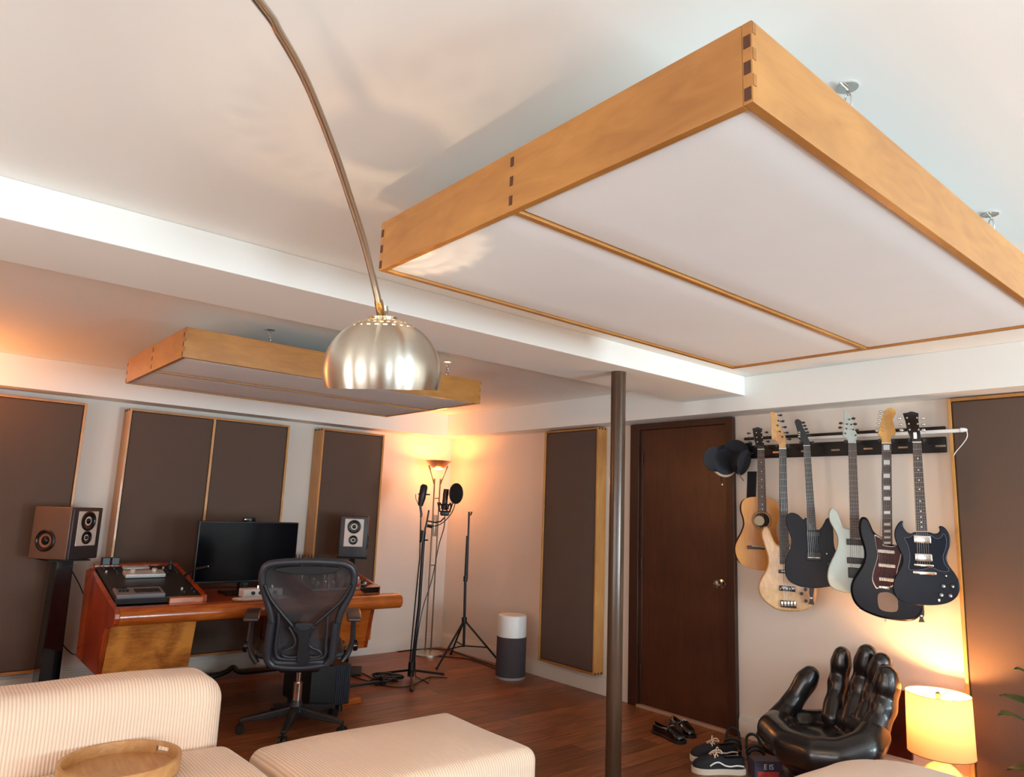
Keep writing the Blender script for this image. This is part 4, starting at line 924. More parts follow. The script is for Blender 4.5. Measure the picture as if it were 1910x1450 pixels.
# ---------------------------------------------------------------- guitars
zf = lambda ox, oy, s: (lambda x, y: (ox+x*s, oy+y*s))
z5, z6, z7, zh, z1 = zf(1540, 940, .15864), zf(1340, 900, .17931), zf(1320, 750, .12565), zf(1560, 750, .13793), zf(1320, 740, .26205)
FRET = mat('fret_wire', srgb(200, 196, 190), .25, 1); STRING = mat('string_steel', srgb(170, 165, 158), .3, 1)
INLAY = mat('pearl_inlay', srgb(214, 212, 208), .3); NUT = mat('bone_nut', srgb(232, 224, 205), .4)
ROSE = mat('rosewood_board', srgb(66, 48, 44), .45, var=.15, vscale=40); EBONY = mat('ebony_board', srgb(34, 34, 38), .4, var=.1)
class Guitar:
    def __init__(s, name, label, theta, x0, ycx, group=None):
        th = math.radians(theta); nv = Vector((-math.cos(th), -math.sin(th), 0))
        p = PX(ycx[0], ycx[1], 0, x0)
        s.T = Thing(name, label, 'guitar', (p.x, p.y, 0), math.atan2(-math.cos(th), math.sin(th)), None)
        s.p0 = Vector((p.x, p.y, 0)); s.nv = nv
    def q(s, x, y, off=0):                      # pixel -> local (x, z) on the guitar's face plane shifted forward by off
        v = s.T.L(PP(x, y, s.p0+s.nv*off, s.nv)); return (v.x, v.z)
    def outline(s, pts, f, y0, y1, name, mt, parent=None, bevel=.006, smooth=True, n=4, off=0, clip=None):
        P = [s.q(*f(a, b), off) for a, b in pts]
        if smooth: P = [(v.x, v.y) for v in smooth_line([(a, b, 0) for a, b in P], n)]
        o = MB().prism(P, y0, y1).build(name, mt, None, bevel=bevel, seg=3, ang=50); o.parent = parent or s.T.e; return o
    def neck(s, tl, tr, bl, br, f1, f2, mt_board, mt_neck, frets, inlay=None, nut=NUT, scale_end=None, strings=6, bridge=None, headext=.0):
        TLp, TRp, BL, BR = [Vector((*s.q(*f(*p)), 0)) for p, f in ((tl, f1), (tr, f1), (bl, f2), (br, f2))]
        T = s.T
        def quad(a, b, c, d, y0, y1): return MB().hexa([(a.x, y0, a.y), (b.x, y0, b.y), (c.x, y0, c.y), (d.x, y0, d.y)], [(a.x, y1, a.y), (b.x, y1, b.y), (c.x, y1, c.y), (d.x, y1, d.y)])
        fb = quad(TLp, TRp, BR, BL, -.010, -.003).build('fretboard', mt_board, T, smooth=False, bevel=.001)
        m = MB(); k = 7; secs = []
        for A, B in ((TLp, TRp), (BL, BR)):
            c = (A+B)/2; w = (B-A)/2; secs.append([Vector((c.x+w.x*math.cos(t), -.003+.018*math.sin(t), c.y+w.y*math.cos(t))) for t in [math.pi*i/k for i in range(k+1)]])
        n_ = k+1; m.add(secs[0]+secs[1], [(i, i+1, n_+i+1, n_+i) for i in range(k)]+[(0, n_, 2*n_-1, n_-1), tuple(range(n_)), tuple(range(2*n_-1, n_-1, -1))])
        m.build('neck', mt_neck, T, ang=60)
        N0 = (TLp+TRp)/2; dirn = ((BL+BR)/2-N0); Ln = dirn.length; dirn.normalize()
        br = Vector((*bridge, 0)) if bridge else N0+dirn*(Ln*1.38)
        S = (br-N0).length; fr = MB(); 
        def at(d):
            t = d/Ln; return TLp.lerp(BL, t), TRp.lerp(BR, t)
        pos = [S*(1-2**(-i/12)) for i in range(frets+1)]
        for i in range(1, frets+1):
            if pos[i] > Ln: break
            a, b = at(pos[i]); o = MB().tube([(a.x, -.0105, a.y), (b.x, -.0105, b.y)], .0011, 6).build('fret', FRET, fb)
        if inlay:
            for i in ((1, 3, 5, 7, 9, 12, 15, 17, 19, 21) if inlay == 'block' else (3, 5, 7, 9, 12, 15, 17, 19, 21)):
                if i >= len(pos) or pos[i] > Ln: break
                d0 = (pos[i-1]+pos[i])/2; a, b = at(d0); c = (a+b)/2; w = (b-a); hh = (pos[i]-pos[i-1])*.33
                m = MB()
                if inlay == 'block':
                    a2, b2 = c-w*.32, c+w*.32; dn = dirn*hh
                    m.add([((a2-dn).x, -.0103, (a2-dn).y), ((b2-dn).x, -.0103, (b2-dn).y), ((b2+dn).x, -.0103, (b2+dn).y), ((a2+dn).x, -.0103, (a2+dn).y)]+[(v.x, -.0098, v.y) for v in (a2-dn, b2-dn, b2+dn, a2+dn)], [(0, 1, 2, 3), (7, 6, 5, 4)]+[(j, 4+j, 4+(j+1) % 4, (j+1) % 4) for j in range(4)])
                else: m.lathe([(.0001, 0), (.0038, 0), (.0038, .0005), (.0001, .0005)], (c.x, -.0098, c.y), 12, Matrix.Rotation(R90, 4, 'X'))
                m.build('inlay', INLAY, fb, smooth=False)
        a, b = at(-.004); a2, b2 = at(.0)
        MB().hexa([(a.x, -.012, a.y), (b.x, -.012, b.y), (b2.x, -.012, b2.y), (a2.x, -.012, a2.y)], [(a.x, -.003, a.y), (b.x, -.003, b.y), (b2.x, -.003, b2.y), (a2.x, -.003, a2.y)]).build('nut', nut, T, smooth=False)
        wb = .026*(strings-1)/5; perp = Vector((dirn.y, -dirn.x, 0)); perp = perp if perp.x > 0 else -perp
        for i in range(strings):
            u_ = i/(strings-1)-.5; p = N0+(TRp-TLp)*u_*.82; e = br+perp*u_*2*wb
            MB().tube([(p.x, -.0135, p.y), (e.x, -.013, e.y)], .0005+.0003*(1-i/(strings-1)), 5).build('string', STRING, T)
        s.dirn, s.perp, s.N0, s.br = dirn, perp, N0, br
    def box(s, c, w, h, name, mt, y0=-.008, y1=.002, f=None, r=.003, parent=None, rot=True):
        C = Vector((*s.q(*(f(*c) if f else c)), 0)); a = math.atan2(s.dirn.x, -s.dirn.y) if rot else 0
        M = Matrix.Translation((C.x, 0, C.y)) @ Matrix.Rotation(-a, 4, 'Y')
        o = MB().rbox(-w/2, w/2, y0, y1, -h/2, h/2, min(r, (y1-y0)/2.1, w/2.1, h/2.1), 2, (1, 1, 1), None, M).build(name, mt, None); o.parent = parent.e if isinstance(parent, Thing) else (parent or s.T.e); return o
    def cyl(s, c, r, name, mt, h=.012, f=None, y=0, parent=None):
        C = s.q(*(f(*c) if f else c))
        o = MB().lathe([(r, 0), (r*.95, h*.8), (r*.8, h), (.0005, h)], (C[0], y, C[1]), 20, Matrix.Rotation(R90, 4, 'X')).build(name, mt, None); o.parent = parent or s.T.e; return o
    def tuner(s, c, side, f, mt, L=.028, post=None):
        C = Vector(s.q(*f(*c))); d = Vector((side, 0))
        m = MB().tube([(C.x-side*L*.6, .010, C.y), (C.x, .010, C.y)], .003, 8)
        m.ell((C.x+side*.004, .010, C.y), (.010, .004, .007)); m.build('tuner', mt, s.T)
        if post is not None: s.cyl(post, .0042, 'tuner_post', FRET if mt is not BLACK else BLACK, .012, f, y=.004)
    def hanger(s, f, c):
        # padded yoke holding the neck just under the head, with its arm to the rack
        C = Vector(s.q(*f(*c))); hw_ = .034
        w = s.T.M @ Vector((C.x, .022, C.y)); end = Vector((XD-.028, w.y, w.z))
        L_ = GR.L
        m = MB().tube([L_(s.T.M @ Vector((C.x-hw_, -.012, C.y))), L_(s.T.M @ Vector((C.x-hw_, .024, C.y))), L_(s.T.M @ Vector((C.x+hw_, .024, C.y))), L_(s.T.M @ Vector((C.x+hw_, -.012, C.y)))], .007, 8)
        h = m.build('hanger_yoke', BLACK, GR, ang=80)
        MB().tube([L_(s.T.M @ Vector((C.x, .024, C.y))), L_(end)], .006, 8).build('hanger_arm', BLACKM, h)

FR = Matrix.Rotation(R90, 4, 'X')
# 1 acoustic -------------------------------------------------------
CEDAR = wood('golden_spruce_top', srgb(206, 142, 62), srgb(180, 112, 40), (14, 14, 1.2), 3, .3, coat=.2, contrast=.9)
MAHO = mat('dark_mahogany_sides', srgb(70, 32, 22), .3, coat=.3)
g = Guitar('acoustic_guitar', 'honey coloured acoustic guitar with dark sides, leftmost in the hanging row', 38, 4.06, (1418, 960))
ac = [(420, 150), (330, 155), (270, 178), (240, 230), (240, 300), (262, 370), (270, 440), (245, 520), (208, 590), (180, 655), (178, 725), (200, 795), (250, 860), (340, 897), (440, 918), (520, 912), (590, 880), (640, 820), (655, 740), (640, 660), (615, 580), (600, 500), (612, 420), (632, 340), (630, 260), (590, 195), (510, 155)]
g.outline(ac, z6, .002, .088, 'body_sides', MAHO, bevel=.002)
g.outline(ac, z6, -.001, .0025, 'soundboard', CEDAR, bevel=.001)
C = g.q(*z6(450, 395))
MB().lathe([(.001, .0012), (.046, .0012), (.046, .0004), (.001, .0004)], (C[0], -.001, C[1]), 40, FR).build('sound_hole', mat('sound_hole_dark', srgb(30, 20, 16), .9), g.T)
for r_ in (.052, .058): MB().tube([(C[0]+r_*math.cos(a), -.0018, C[1]+r_*math.sin(a)) for a in [i*math.pi/24 for i in range(48)]], .0015, 6, closed=True).build('rosette', mat('rosette_dark', srgb(84, 66, 40), .4), g.T)
C2 = g.q(*z6(425, 400)); MB().lathe([(.001, .0016), (.030, .0016), (.030, .001), (.001, .001)], (C2[0], -.001, C2[1]), 32, FR).build('paper_label', mat('label_paper', srgb(190, 180, 150), .8), g.T)
g.neck((735, 710), (840, 710), (415, 310), (497, 310), z7, z6, ROSE, MAHO, 20, 'dot', bridge=g.q(*z6(412, 672)))
g.box((412, 680), .13, .020, 'bridge', ROSE, -.010, .001, z6)
MB().tube([(g.br.x-.038, -.011, g.br.y+.004), (g.br.x+.038, -.011, g.br.y+.0)], .0018, 6).build('saddle', NUT, g.T)
g.outline([(664, 392), (700, 385), (740, 372), (780, 385), (815, 398), (806, 450), (826, 560), (842, 650), (838, 700), (738, 700), (716, 640), (690, 560), (675, 460)], z7, .0, .014, 'headstock', GLOSSB, smooth=False, bevel=.002)
for (px_, py_), sd, (qx, qy) in (((600, 530), -1, (718, 458)), ((560, 532), -1, (718, 530)), ((890, 507), 1, (790, 465)), ((905, 512), 1, (808, 540)), ((600, 600), -1, (735, 598)), ((880, 600), 1, (815, 600))):
    pass
for y_ in (460, 528, 596):
    g.cyl((718+(y_-460)*.12, y_), .0045, 'tuner_post', FRET, .012, z7, y=0); g.cyl((792+(y_-460)*.18, y_), .0045, 'tuner_post', FRET, .012, z7, y=0)
    dx = (y_-460)*.15
    for sx, xx in ((-1, 640+dx), (1, 870+dx)): g.tuner((xx-8*sx+(-30 if sx < 0 else 10), y_+(5 if sx < 0 else -10)), sx, z7, mat('tuner_button_%d' % (1 if sx < 0 else 2), srgb(70, 30, 26) if sx < 0 else srgb(20, 18, 20), .3) if y_ == 460 else BLACK, .02)
g.hanger(z7, (790, 655))
# 2 bass ----------------------------------------------------------
SPALT = wood('spalted_maple', srgb(222, 184, 130), srgb(176, 120, 66), (6, 6, 2.5), 5, .3, coat=.3, contrast=1.0, blotch=.6)
g = Guitar('bass_guitar', 'five string bass guitar with spalted maple body, between acoustic and matte black guitar', 24, 4.01, (1462, 1000))
bs = [(640, 655), (600, 640), (570, 600), (548, 550), (525, 495), (500, 462), (468, 465), (447, 500), (440, 555), (458, 620), (485, 700), (508, 780), (508, 860), (480, 930), (438, 1000), (414, 1070), (420, 1150), (465, 1225), (540, 1290), (620, 1330), (730, 1346), (850, 1345), (940, 1320), (995, 1270), (1016, 1190), (1018, 1110), (995, 1040), (950, 970), (900, 900), (870, 820), (865, 740), (880, 660), (900, 600), (890, 560), (850, 560), (800, 610), (735, 655)]
bsp = Vector(g.q(*z6(640, 655)))
g.outline(bs, z6, .0, .040, 'body', SPALT, bevel=.010)
g.neck((1060, 700), (1168, 700), (640, 850), (738, 850), z7, z6, EBONY, SPALT, 24, None, strings=5, bridge=g.q(*z6(728, 1240)))
g.box((662+45, 932), .088, .020, 'pickup', GLOSSB, f=z6); g.box((716, 1106), .088, .030, 'pickup', GLOSSB, f=z6, y0=-.010)
for i in range(5): g.cyl((650+32*i, 1108), .003, 'pole_piece', FRET, .003, z6, y=-.010)
br = g.box((730, 1268), .086, .040, 'bridge', mat('bridge_dark', srgb(70, 64, 60), .3, .8), f=z6, y0=-.012)
for i in range(5): g.box((665+33*i, 1262), .012, .028, 'saddle', CHROME, f=z6, y0=-.017, y1=-.011, parent=br)
for c in ((865, 1160), (910, 1235), (905, 1115)): g.cyl(c, .009, 'knob', BLACK, .014, z6)
g.outline([(925, 150), (965, 145), (1010, 165), (1034, 205), (1028, 290), (1068, 355), (1110, 425), (1150, 500), (1165, 560), (1160, 640), (1165, 695), (1062, 695), (1050, 620), (1010, 575), (950, 560), (938, 450), (945, 330), (930, 230)], z7, .002, .016, 'headstock', SPALT, smooth=False, bevel=.002)
for c in ((1070, 195), (1104, 285), (1138, 372), (1166, 455)): g.tuner(c, 1, z7, BLACK, .024)
g.tuner((1205, 552), 1, z7, BLACK, .02)
for c in ((1050, 280), (1040, 350), (1070, 440), (1110, 520)): g.cyl(c, .005, 'tuner_post', BLACK, .010, z7, y=.002)
g.hanger(z7, (1113, 650))
# 3 matte black single cutaway --------------------------------------
MATTE = mat('matte_blue_black', srgb(20, 22, 31), .45, spec=.25)
g = Guitar('electric_guitar', 'matte black single cutaway electric guitar hanging between bass and silver guitar', 24, 4.02, (1516, 990))
te = [(918, 372), (885, 388), (860, 368), (830, 340), (790, 320), (745, 318), (712, 345), (700, 400), (712, 460), (738, 530), (757, 600), (750, 680), (722, 750), (696, 820), (688, 900), (702, 975), (745, 1035), (820, 1075), (900, 1095), (1000, 1103), (1100, 1095), (1190, 1075), (1250, 1040), (1285, 980), (1290, 900), (1265, 810), (1225, 730), (1200, 650), (1196, 560), (1190, 470), (1172, 395), (1145, 370), (1118, 385), (1095, 430), (1062, 480), (1018, 490)]
g.outline(te, z6, 0, .042, 'body', MATTE, bevel=.008)
g.neck((1420, 655), (1522, 655), (930, 500), (1020, 498), z7, z6, EBONY, BLACK, 22, 'dot' if False else None, nut=FRET, bridge=g.q(*z6(992, 775)))
g.box((985, 540), .075, .032, 'pickup', BLACK, f=z6)
bb = g.box((994, 770), .082, .05, 'bridge', BLACKM, f=z6, y0=-.006)
g.box((994, 784), .068, .007, 'bridge_bar', CHROME, f=z6, y0=-.016, y1=-.008, parent=bb)
for c in ((1128, 742), (1150, 850)): g.cyl(c, .009, 'knob', BLACK, .016, z6)
g.cyl((1128, 742), .003, 'knob_cap', CHROME, .004, z6, y=-.016)
g.outline([(1288, 295), (1300, 265), (1332, 252), (1370, 268), (1400, 296), (1396, 330), (1418, 385), (1440, 425), (1470, 480), (1500, 560), (1520, 640), (1422, 645), (1405, 595), (1345, 545), (1332, 440), (1310, 365)], z7, .002, .016, 'headstock', BLACK, smooth=False, bevel=.002)
for i in range(3): g.box((1357, 452+32*i), .013, .008, 'tuner_ferrule', STEEL, -.001, .004, f=z7, rot=False)
for i in range(5): g.tuner((1410+20*i, 305+48*i), 1, z7, BLACK, .015)
sp = [g.q(*z6(x, y)) for x, y in ((945, 1095), (995, 1098), (985, 1170), (978, 1205), (990, 1250), (995, 1280), (930, 1270), (945, 1240), (950, 1200), (942, 1160))]
MB().prism(sp, .02, .024).build('strap_end', BLACK, g.T, smooth=False); g.box((963, 1208), .013, .008, 'strap_buckle', WHITEP, .017, .0205, f=z6, rot=False)
g.hanger(z7, (1470, 600))
# 4 silver ----------------------------------------------------------
SILV = mat('satin_silver_green', srgb(168, 174, 166), .35, .2, coat=.3)
g = Guitar('electric_guitar', 'silver grey double cutaway electric guitar with pointed headstock and black pickups', 24, 4.03, (1595, 990))
sv = [(283, 292), (245, 292), (215, 278), (195, 250), (172, 190), (145, 120), (112, 72), (75, 52), (45, 75), (32, 130), (45, 205), (80, 275), (118, 345), (140, 420), (132, 510), (98, 600), (55, 690), (25, 780), (18, 870), (38, 945), (82, 998), (160, 1032), (250, 1052), (340, 1050), (430, 1020), (500, 960), (535, 880), (530, 790), (495, 700), (470, 610), (470, 520), (500, 430), (535, 360), (550, 300), (530, 270), (490, 290), (455, 335), (415, 345)]
g.outline(sv, z5, 0, .042, 'body', SILV, bevel=.012)
g.neck((158, 572), (272, 572), (288, 410), (405, 410), zh, z5, ROSE, SILV, 24, None, nut=BLACK, bridge=g.q(*z5(360, 810)))
for c in ((345, 452), (352, 670)): g.box(c, .085, .033, 'pickup', BLACK, f=z5)
g.box((362, 815), .082, .055, 'bridge', BLACKM, f=z5, y0=-.014)
g.outline([(100, 95), (145, 130), (178, 165), (190, 205), (205, 285), (245, 370), (285, 440), (272, 495), (268, 570), (160, 570), (150, 508), (82, 455), (92, 385), (104, 260)], zh, .002, .016, 'headstock', SILV, smooth=False, bevel=.002)
for c, sd in (((68, 285), -1), ((60, 345), -1), ((90, 420), -1), ((222, 222), 1), ((245, 297), 1), ((270, 380), 1)): g.tuner(c, sd, zh, BLACK, .014)
for c in ((176, 237), (146, 300), (202, 306), (138, 362), (228, 375), (122, 426), (262, 452)): g.cyl(c, .0045, 'tuner_post', BLACK, .008, zh, y=.002)
g.hanger(zh, (210, 530))
# 5 offset sunburst / dark blue -------------------------------------
DKB = mat('gloss_midnight_blue', srgb(7, 8, 18), .22, spec=.2)
TORT = mat('tortoiseshell', srgb(66, 14, 18), .3, spec=.2, var=.5, vscale=60)
g = Guitar('electric_guitar', 'gloss black offset electric guitar with red tortoiseshell pickguard and three white pickups', 24, 4.03, (1655, 1000))
jz = [(668, 400), (620, 372), (565, 325), (530, 250), (495, 180), (455, 155), (415, 165), (395, 210), (390, 290), (402, 380), (430, 470), (452, 560), (448, 650), (412, 740), (355, 830), (310, 910), (292, 1000), (305, 1090), (345, 1175), (415, 1245), (520, 1300), (650, 1345), (800, 1372), (950, 1386), (1060, 1365), (1125, 1300), (1150, 1210), (1140, 1100), (1095, 990), (1035, 890), (990, 790), (985, 690), (1010, 600), (1035, 520), (1030, 450), (990, 420), (930, 440), (870, 470), (785, 480)]
g.outline(jz, z5, 0, .044, 'body', DKB, bevel=.012)
YMAP = wood('yellow_maple_neck', srgb(222, 174, 98), srgb(190, 136, 62), (8, 8, 2), 3, .3, coat=.2)
g.neck((612, 565), (742, 565), (665, 478), (785, 478), zh, z5, ROSE, YMAP, 21, 'block', bridge=g.q(*z5(690, 985)))
pg = [(575, 375), (600, 372), (668, 420), (668, 480), (790, 500), (860, 470), (900, 520), (880, 640), (850, 760), (830, 860), (800, 950), (760, 985), (640, 990), (600, 1000), (568, 955), (548, 890), (560, 800), (590, 700), (612, 600), (595, 500)]
g.outline(pg, z5, -.0025, .0005, 'pickguard_edge', WHITEP, bevel=0)
c0_ = sum((Vector(p) for p in pg), Vector((0, 0)))/len(pg)
g.outline([tuple(c0_+(Vector(p)-c0_)*.955) for p in pg], z5, -.0035, -.002, 'pickguard', TORT, bevel=0)
for c, w in (((712, 562), .080), ((718, 728), .080), ((724, 892), .080)): g.box(c, w, .017, 'pickup', WHITEP, f=z5, y0=-.010, r=.004)
g.box((690, 985), .052, .016, 'bridge', CHROME, f=z5, y0=-.012)
g.outline([(615, 1070), (660, 1040), (760, 1045), (840, 1110), (850, 1170), (840, 1260), (740, 1272), (640, 1240), (612, 1160)], z5, -.006, .001, 'tailpiece', mat('brushed_tailpiece', srgb(118, 96, 82), .35, .9), bevel=.001)
for c in ((405, 1252), (705, 1380)): g.cyl(c, .006, 'strap_button', CHROME, .008, z5, y=.02)
g.outline([(655, 118), (700, 85), (750, 76), (795, 105), (806, 155), (782, 200), (760, 240), (785, 320), (805, 410), (790, 450), (742, 470), (740, 560), (614, 560), (602, 480), (560, 430), (590, 330), (612, 250), (625, 180)], zh, .002, .016, 'headstock', YMAP, smooth=False, bevel=.002)
for i in range(6): g.tuner((612-10*i, 128+52*i), -1, zh, FRET, .018)
for i in range(6): g.cyl((668-6*i, 130+52*i), .0038, 'tuner_post', FRET, .010, zh, y=.002)
st = [g.q(*z5(x, y)) for x, y in ((1105, 1190), (1160, 1200), (1165, 1310), (1150, 1350), (1170, 1400), (1095, 1400), (1110, 1350), (1100, 1310))]
MB().prism(st, .02, .024).build('strap_end', BLACK, g.T, smooth=False); g.box((1132, 1325), .010, .007, 'strap_buckle', WHITEP, .017, .0205, f=z5, rot=False)
g.hanger(zh, (675, 515))
# 6 SG --------------------------------------------------------------
g = Guitar('electric_guitar', 'glossy blue black double horned electric guitar with two chrome pickups, rightmost in the row', 24, 4.01, (1712, 990))
SGB = mat('gloss_ink_blue', srgb(7, 13, 27), .24, spec=.2)
sg = [(1052, 335), (1010, 350), (965, 338), (930, 300), (908, 255), (912, 208), (885, 205), (845, 245), (815, 310), (810, 385), (832, 460), (868, 540), (902, 620), (905, 690), (872, 770), (825, 850), (797, 930), (795, 1010), (825, 1090), (890, 1145), (980, 1175), (1090, 1192), (1200, 1197), (1330, 1192), (1440, 1167), (1520, 1120), (1568, 1050), (1580, 970), (1560, 890), (1510, 805), (1450, 725), (1425, 650), (1438, 570), (1462, 500), (1468, 430), (1450, 350), (1412, 292), (1365, 262), (1335, 272), (1345, 310), (1325, 345), (1270, 352), (1210, 335)]
g.outline(sg, z5, 0, .036, 'body', SGB, bevel=.010)
g.neck((1028, 552), (1146, 552), (1062, 322), (1196, 322), zh, z5, EBONY, GLOSSB, 22, 'dot', bridge=g.q(*z5(1152, 722)))
pgs = [(925, 405), (985, 395), (1050, 360), (1210, 360), (1290, 405), (1350, 400), (1390, 350), (1420, 430), (1410, 530), (1380, 620), (1400, 710), (1450, 775), (1410, 800), (1330, 785), (1240, 750), (1140, 775), (1050, 780), (980, 765), (990, 660), (985, 560), (960, 470)]
g.outline(pgs, z5, -.0015, .0005, 'pickguard', mat('dark_pickguard', srgb(8, 14, 28), .3, spec=.15), bevel=0)
Pl = [g.q(*z5(a, b)) for a, b in pgs]; Pl = [(v.x, -.0018, v.y) for v in smooth_line([(a, b, 0) for a, b in Pl], 4)]
MB().tube(Pl, .0008, 5, closed=True).build('pickguard_line', mat('grey_line', srgb(110, 120, 136), .4), g.T)
for c in ((1136, 418), (1150, 632)): g.box(c, .077, .038, 'pickup', CHROME, f=z5, y0=-.012)
g.box((1152, 722), .088, .011, 'bridge', CHROME, f=z5, y0=-.016, y1=-.004); g.box((1162, 812), .105, .014, 'tailpiece', CHROME, f=z5, y0=-.016, y1=-.004)
for c in ((1385, 965), (1490, 968), (1360, 1070), (1465, 1078)):
    k_ = g.cyl(c, .0115, 'knob', GLOSSB, .016, z5); g.cyl((c[0]+6, c[1]+5), .0045, 'knob_cap', CHROME, .003, z5, y=-.016, parent=k_)
g.cyl((1335, 1132), .006, 'output_jack', CHROME, .004, z5); g.cyl((1415, 848), .004, 'switch', CHROME, .014, z5)
g.outline([(898, 152), (965, 143), (1000, 128), (1050, 132), (1085, 145), (1112, 150), (1112, 250), (1130, 380), (1148, 480), (1146, 545), (1025, 545), (1000, 480), (965, 400), (935, 270)], zh, .002, .016, 'headstock', GLOSSB, smooth=False, bevel=.002)
for i, (xl_, xr_, y_) in enumerate(((955, 1090, 218), (980, 1100, 300), (992, 1112, 378))):
    g.cyl((xl_, y_), .0052, 'tuner_post', FRET, .010, zh, y=.002); g.cyl((xr_, y_), .0052, 'tuner_post', FRET, .010, zh, y=.002)
    g.tuner((862+14*i, y_), -1, zh, FRET, .016); g.tuner((1158+6*i, y_), 1, zh, FRET, .012)
g.box((1065, 455), .016, .034, 'truss_rod_cover', WHITEP, .0, .003, f=zh); 
g.hanger(zh, (1085, 515))

# ---------------------------------------------------------------- caps and strap hanging at the rack's left end
CAPF = mat('black_cap_cloth', srgb(20, 21, 30), .8, var=.15, vscale=30); CAPB = mat('beige_cap_cloth', srgb(176, 152, 132), .85)
def cap(label, px_, py_, x0, rotm, brimcol=CAPF, crown=CAPF, s=1.0):
    p = PX(px_, py_, 0, x0); T = Thing('baseball_cap', label, 'cap', p); T.e.rotation_euler = rotm; 
    prof = [(.085*s*math.cos(a)**.8 if a < 1.56 else .001, .10*s*math.sin(a)) for a in [i*math.pi/2/9 for i in range(10)]]
    MB().lathe(prof+[(.0005, .1*s)], (0, 0, 0), 24).build('crown', crown, T)
    br = MB(); n_ = 12; vs = []
    for lay in (0, -.004):
        for i in range(n_+1):
            a = math.radians(-60+120*i/n_); vs.append((.084*s*math.cos(a), .084*s*math.sin(a), lay)); 
            rr_ = (.084+.068*math.cos(a*1.4))*s; vs.append((rr_*math.cos(a)+.0, rr_*math.sin(a), lay-.022*math.sin(a)**2))
    m_ = 2*(n_+1); fs = []
    for i in range(n_): fs += [(2*i, 2*i+1, 2*i+3, 2*i+2), (m_+2*i, m_+2*i+2, m_+2*i+3, m_+2*i+1), (2*i+1, m_+2*i+1, m_+2*i+3, 2*i+3), (2*i, 2*i+2, m_+2*i+2, m_+2*i)]
    br.add(vs, fs).build('brim', brimcol, T, ang=70); MB().ell((0, 0, .1*s), (.008, .008, .004)).build('button', crown, T); return T
cap('dark cap with stitched panels, topmost of the caps at the rack end', 1372, 845, 4.10, (math.radians(70), math.radians(20), math.radians(120)))
cap('dark cap with beige sweatband hanging beside the door frame', 1352, 862, 4.02, (math.radians(95), math.radians(-10), math.radians(150)))
B_ = bpy.data.objects['baseball_cap.001']
MB().tube([(.088*math.cos(a), .088*math.sin(a), .012) for a in [math.radians(-150+10*i) for i in range(19)]], .011, 8).build('sweatband', CAPB, B_, ang=80)
cap('dark cap lowest in the cluster, next to the acoustic guitar headstock', 1388, 868, 4.06, (math.radians(60), math.radians(-30), math.radians(200)), s=.85)
hp_ = PX(1366, 850, 0, XD-.02)
T = Thing('coat_hook', 'black multi hook on the wall holding caps beside the door', 'hook', (XD-.002, hp_.y-.05, hp_.z+.02))
MB().box(-.012, 0, -.09, .09, -.03, .06).build('back_plate', BLACKM, T, smooth=False, bevel=.003)
for k in (-1, 0, 1): MB().tube([(-.01, k*.06, 0), (-.06, k*.06, .0), (-.08, k*.06, .02), (-.085, k*.06, .035)], .006, 8).build('hook_arm', BLACKM, T, ang=80)
s0 = PX(1403, 880, 0, 4.16)
T = Thing('guitar_strap', 'broad black strap hanging behind the acoustic guitar', 'strap', (4.16, s0.y, s0.z))
pp = [T.L(PX(x, y, 0, 4.17)) for x, y in ((1396, 880), (1413, 880), (1411, 935), (1409, 990), (1392, 990), (1394, 935))]
m = MB(); m.add([(-.002, p.y, p.z) for p in pp]+[(.001, p.y, p.z) for p in pp], [(0, 1, 2, 3, 4, 5), (11, 10, 9, 8, 7, 6)]+[(i, 6+i, 6+(i+1) % 6, (i+1) % 6) for i in range(6)]); m.build('webbing', CAPF, T, smooth=False)
T = Thing('lanyard', 'thin lanyard with a small bright tag hanging from the caps in front of the door', 'lanyard', PX(1346, 880, 0, 4.04))
P = [T.L(PX(x, y, 0, 4.04)) for x, y in ((1340, 856), (1336, 870), (1341, 880), (1345, 890), (1346, 900))]
MB().tube(smooth_line(P, 4, False), .004, 8).build('cord', CAPF, T, ang=80); MB().ell(T.L(PX(1347, 904, 0, 4.04)), (.006, .006, .010)).build('tag', mat('bright_brass', srgb(240, 220, 170), .2, 1), T)
P = [T.L(PX(x, y, 0, 4.04)) for x, y in ((1378, 884), (1383, 892), (1387, 897))]; MB().tube(P, .004, 8).build('strap_end', mat('tan_leather', srgb(130, 96, 70), .6), T)
# ---------------------------------------------------------------- hand shaped chair
LEA = mat('black_leather', srgb(20, 19, 22), .26, spec=.6, coat=.25, bump=.12, bscale=350)
hc = Vector((3.86, 1.92, 0))
HCH = Thing('hand_chair', 'glossy black leather chair shaped like an open hand by the wall', 'chair', hc)
def G(x, y, X): return HCH.L(PX(x, y, 0, X))
def blob(name, segs, ells=(), vox=.011, sm=8, M=None):
    m = MB()
    for pts, rs in segs:
        # overlapping balls along the path give a smooth swelling limb
        P = [Vector(p) for p in pts]
        for i in range(len(P)-1):
            k = max(2, int((P[i+1]-P[i]).length/.012))
            for j in range(k+(i == len(P)-2)):
                t = j/k; r = rs[i]*(1-t)+rs[i+1]*t
                m.ell(P[i].lerp(P[i+1], t), (r, r, r), None, 14, 9)
    for c, r, M_ in ells: m.ell(c, r, M_, 28, 18)
    o = m.build(name, LEA, HCH, ang=180)
    md = o.modifiers.new('remesh', 'REMESH'); md.mode = 'VOXEL'; md.voxel_size = vox; md.use_smooth_shade = True
    s = o.modifiers.new('smooth', 'SMOOTH'); s.factor = .5; s.iterations = sm
    return o
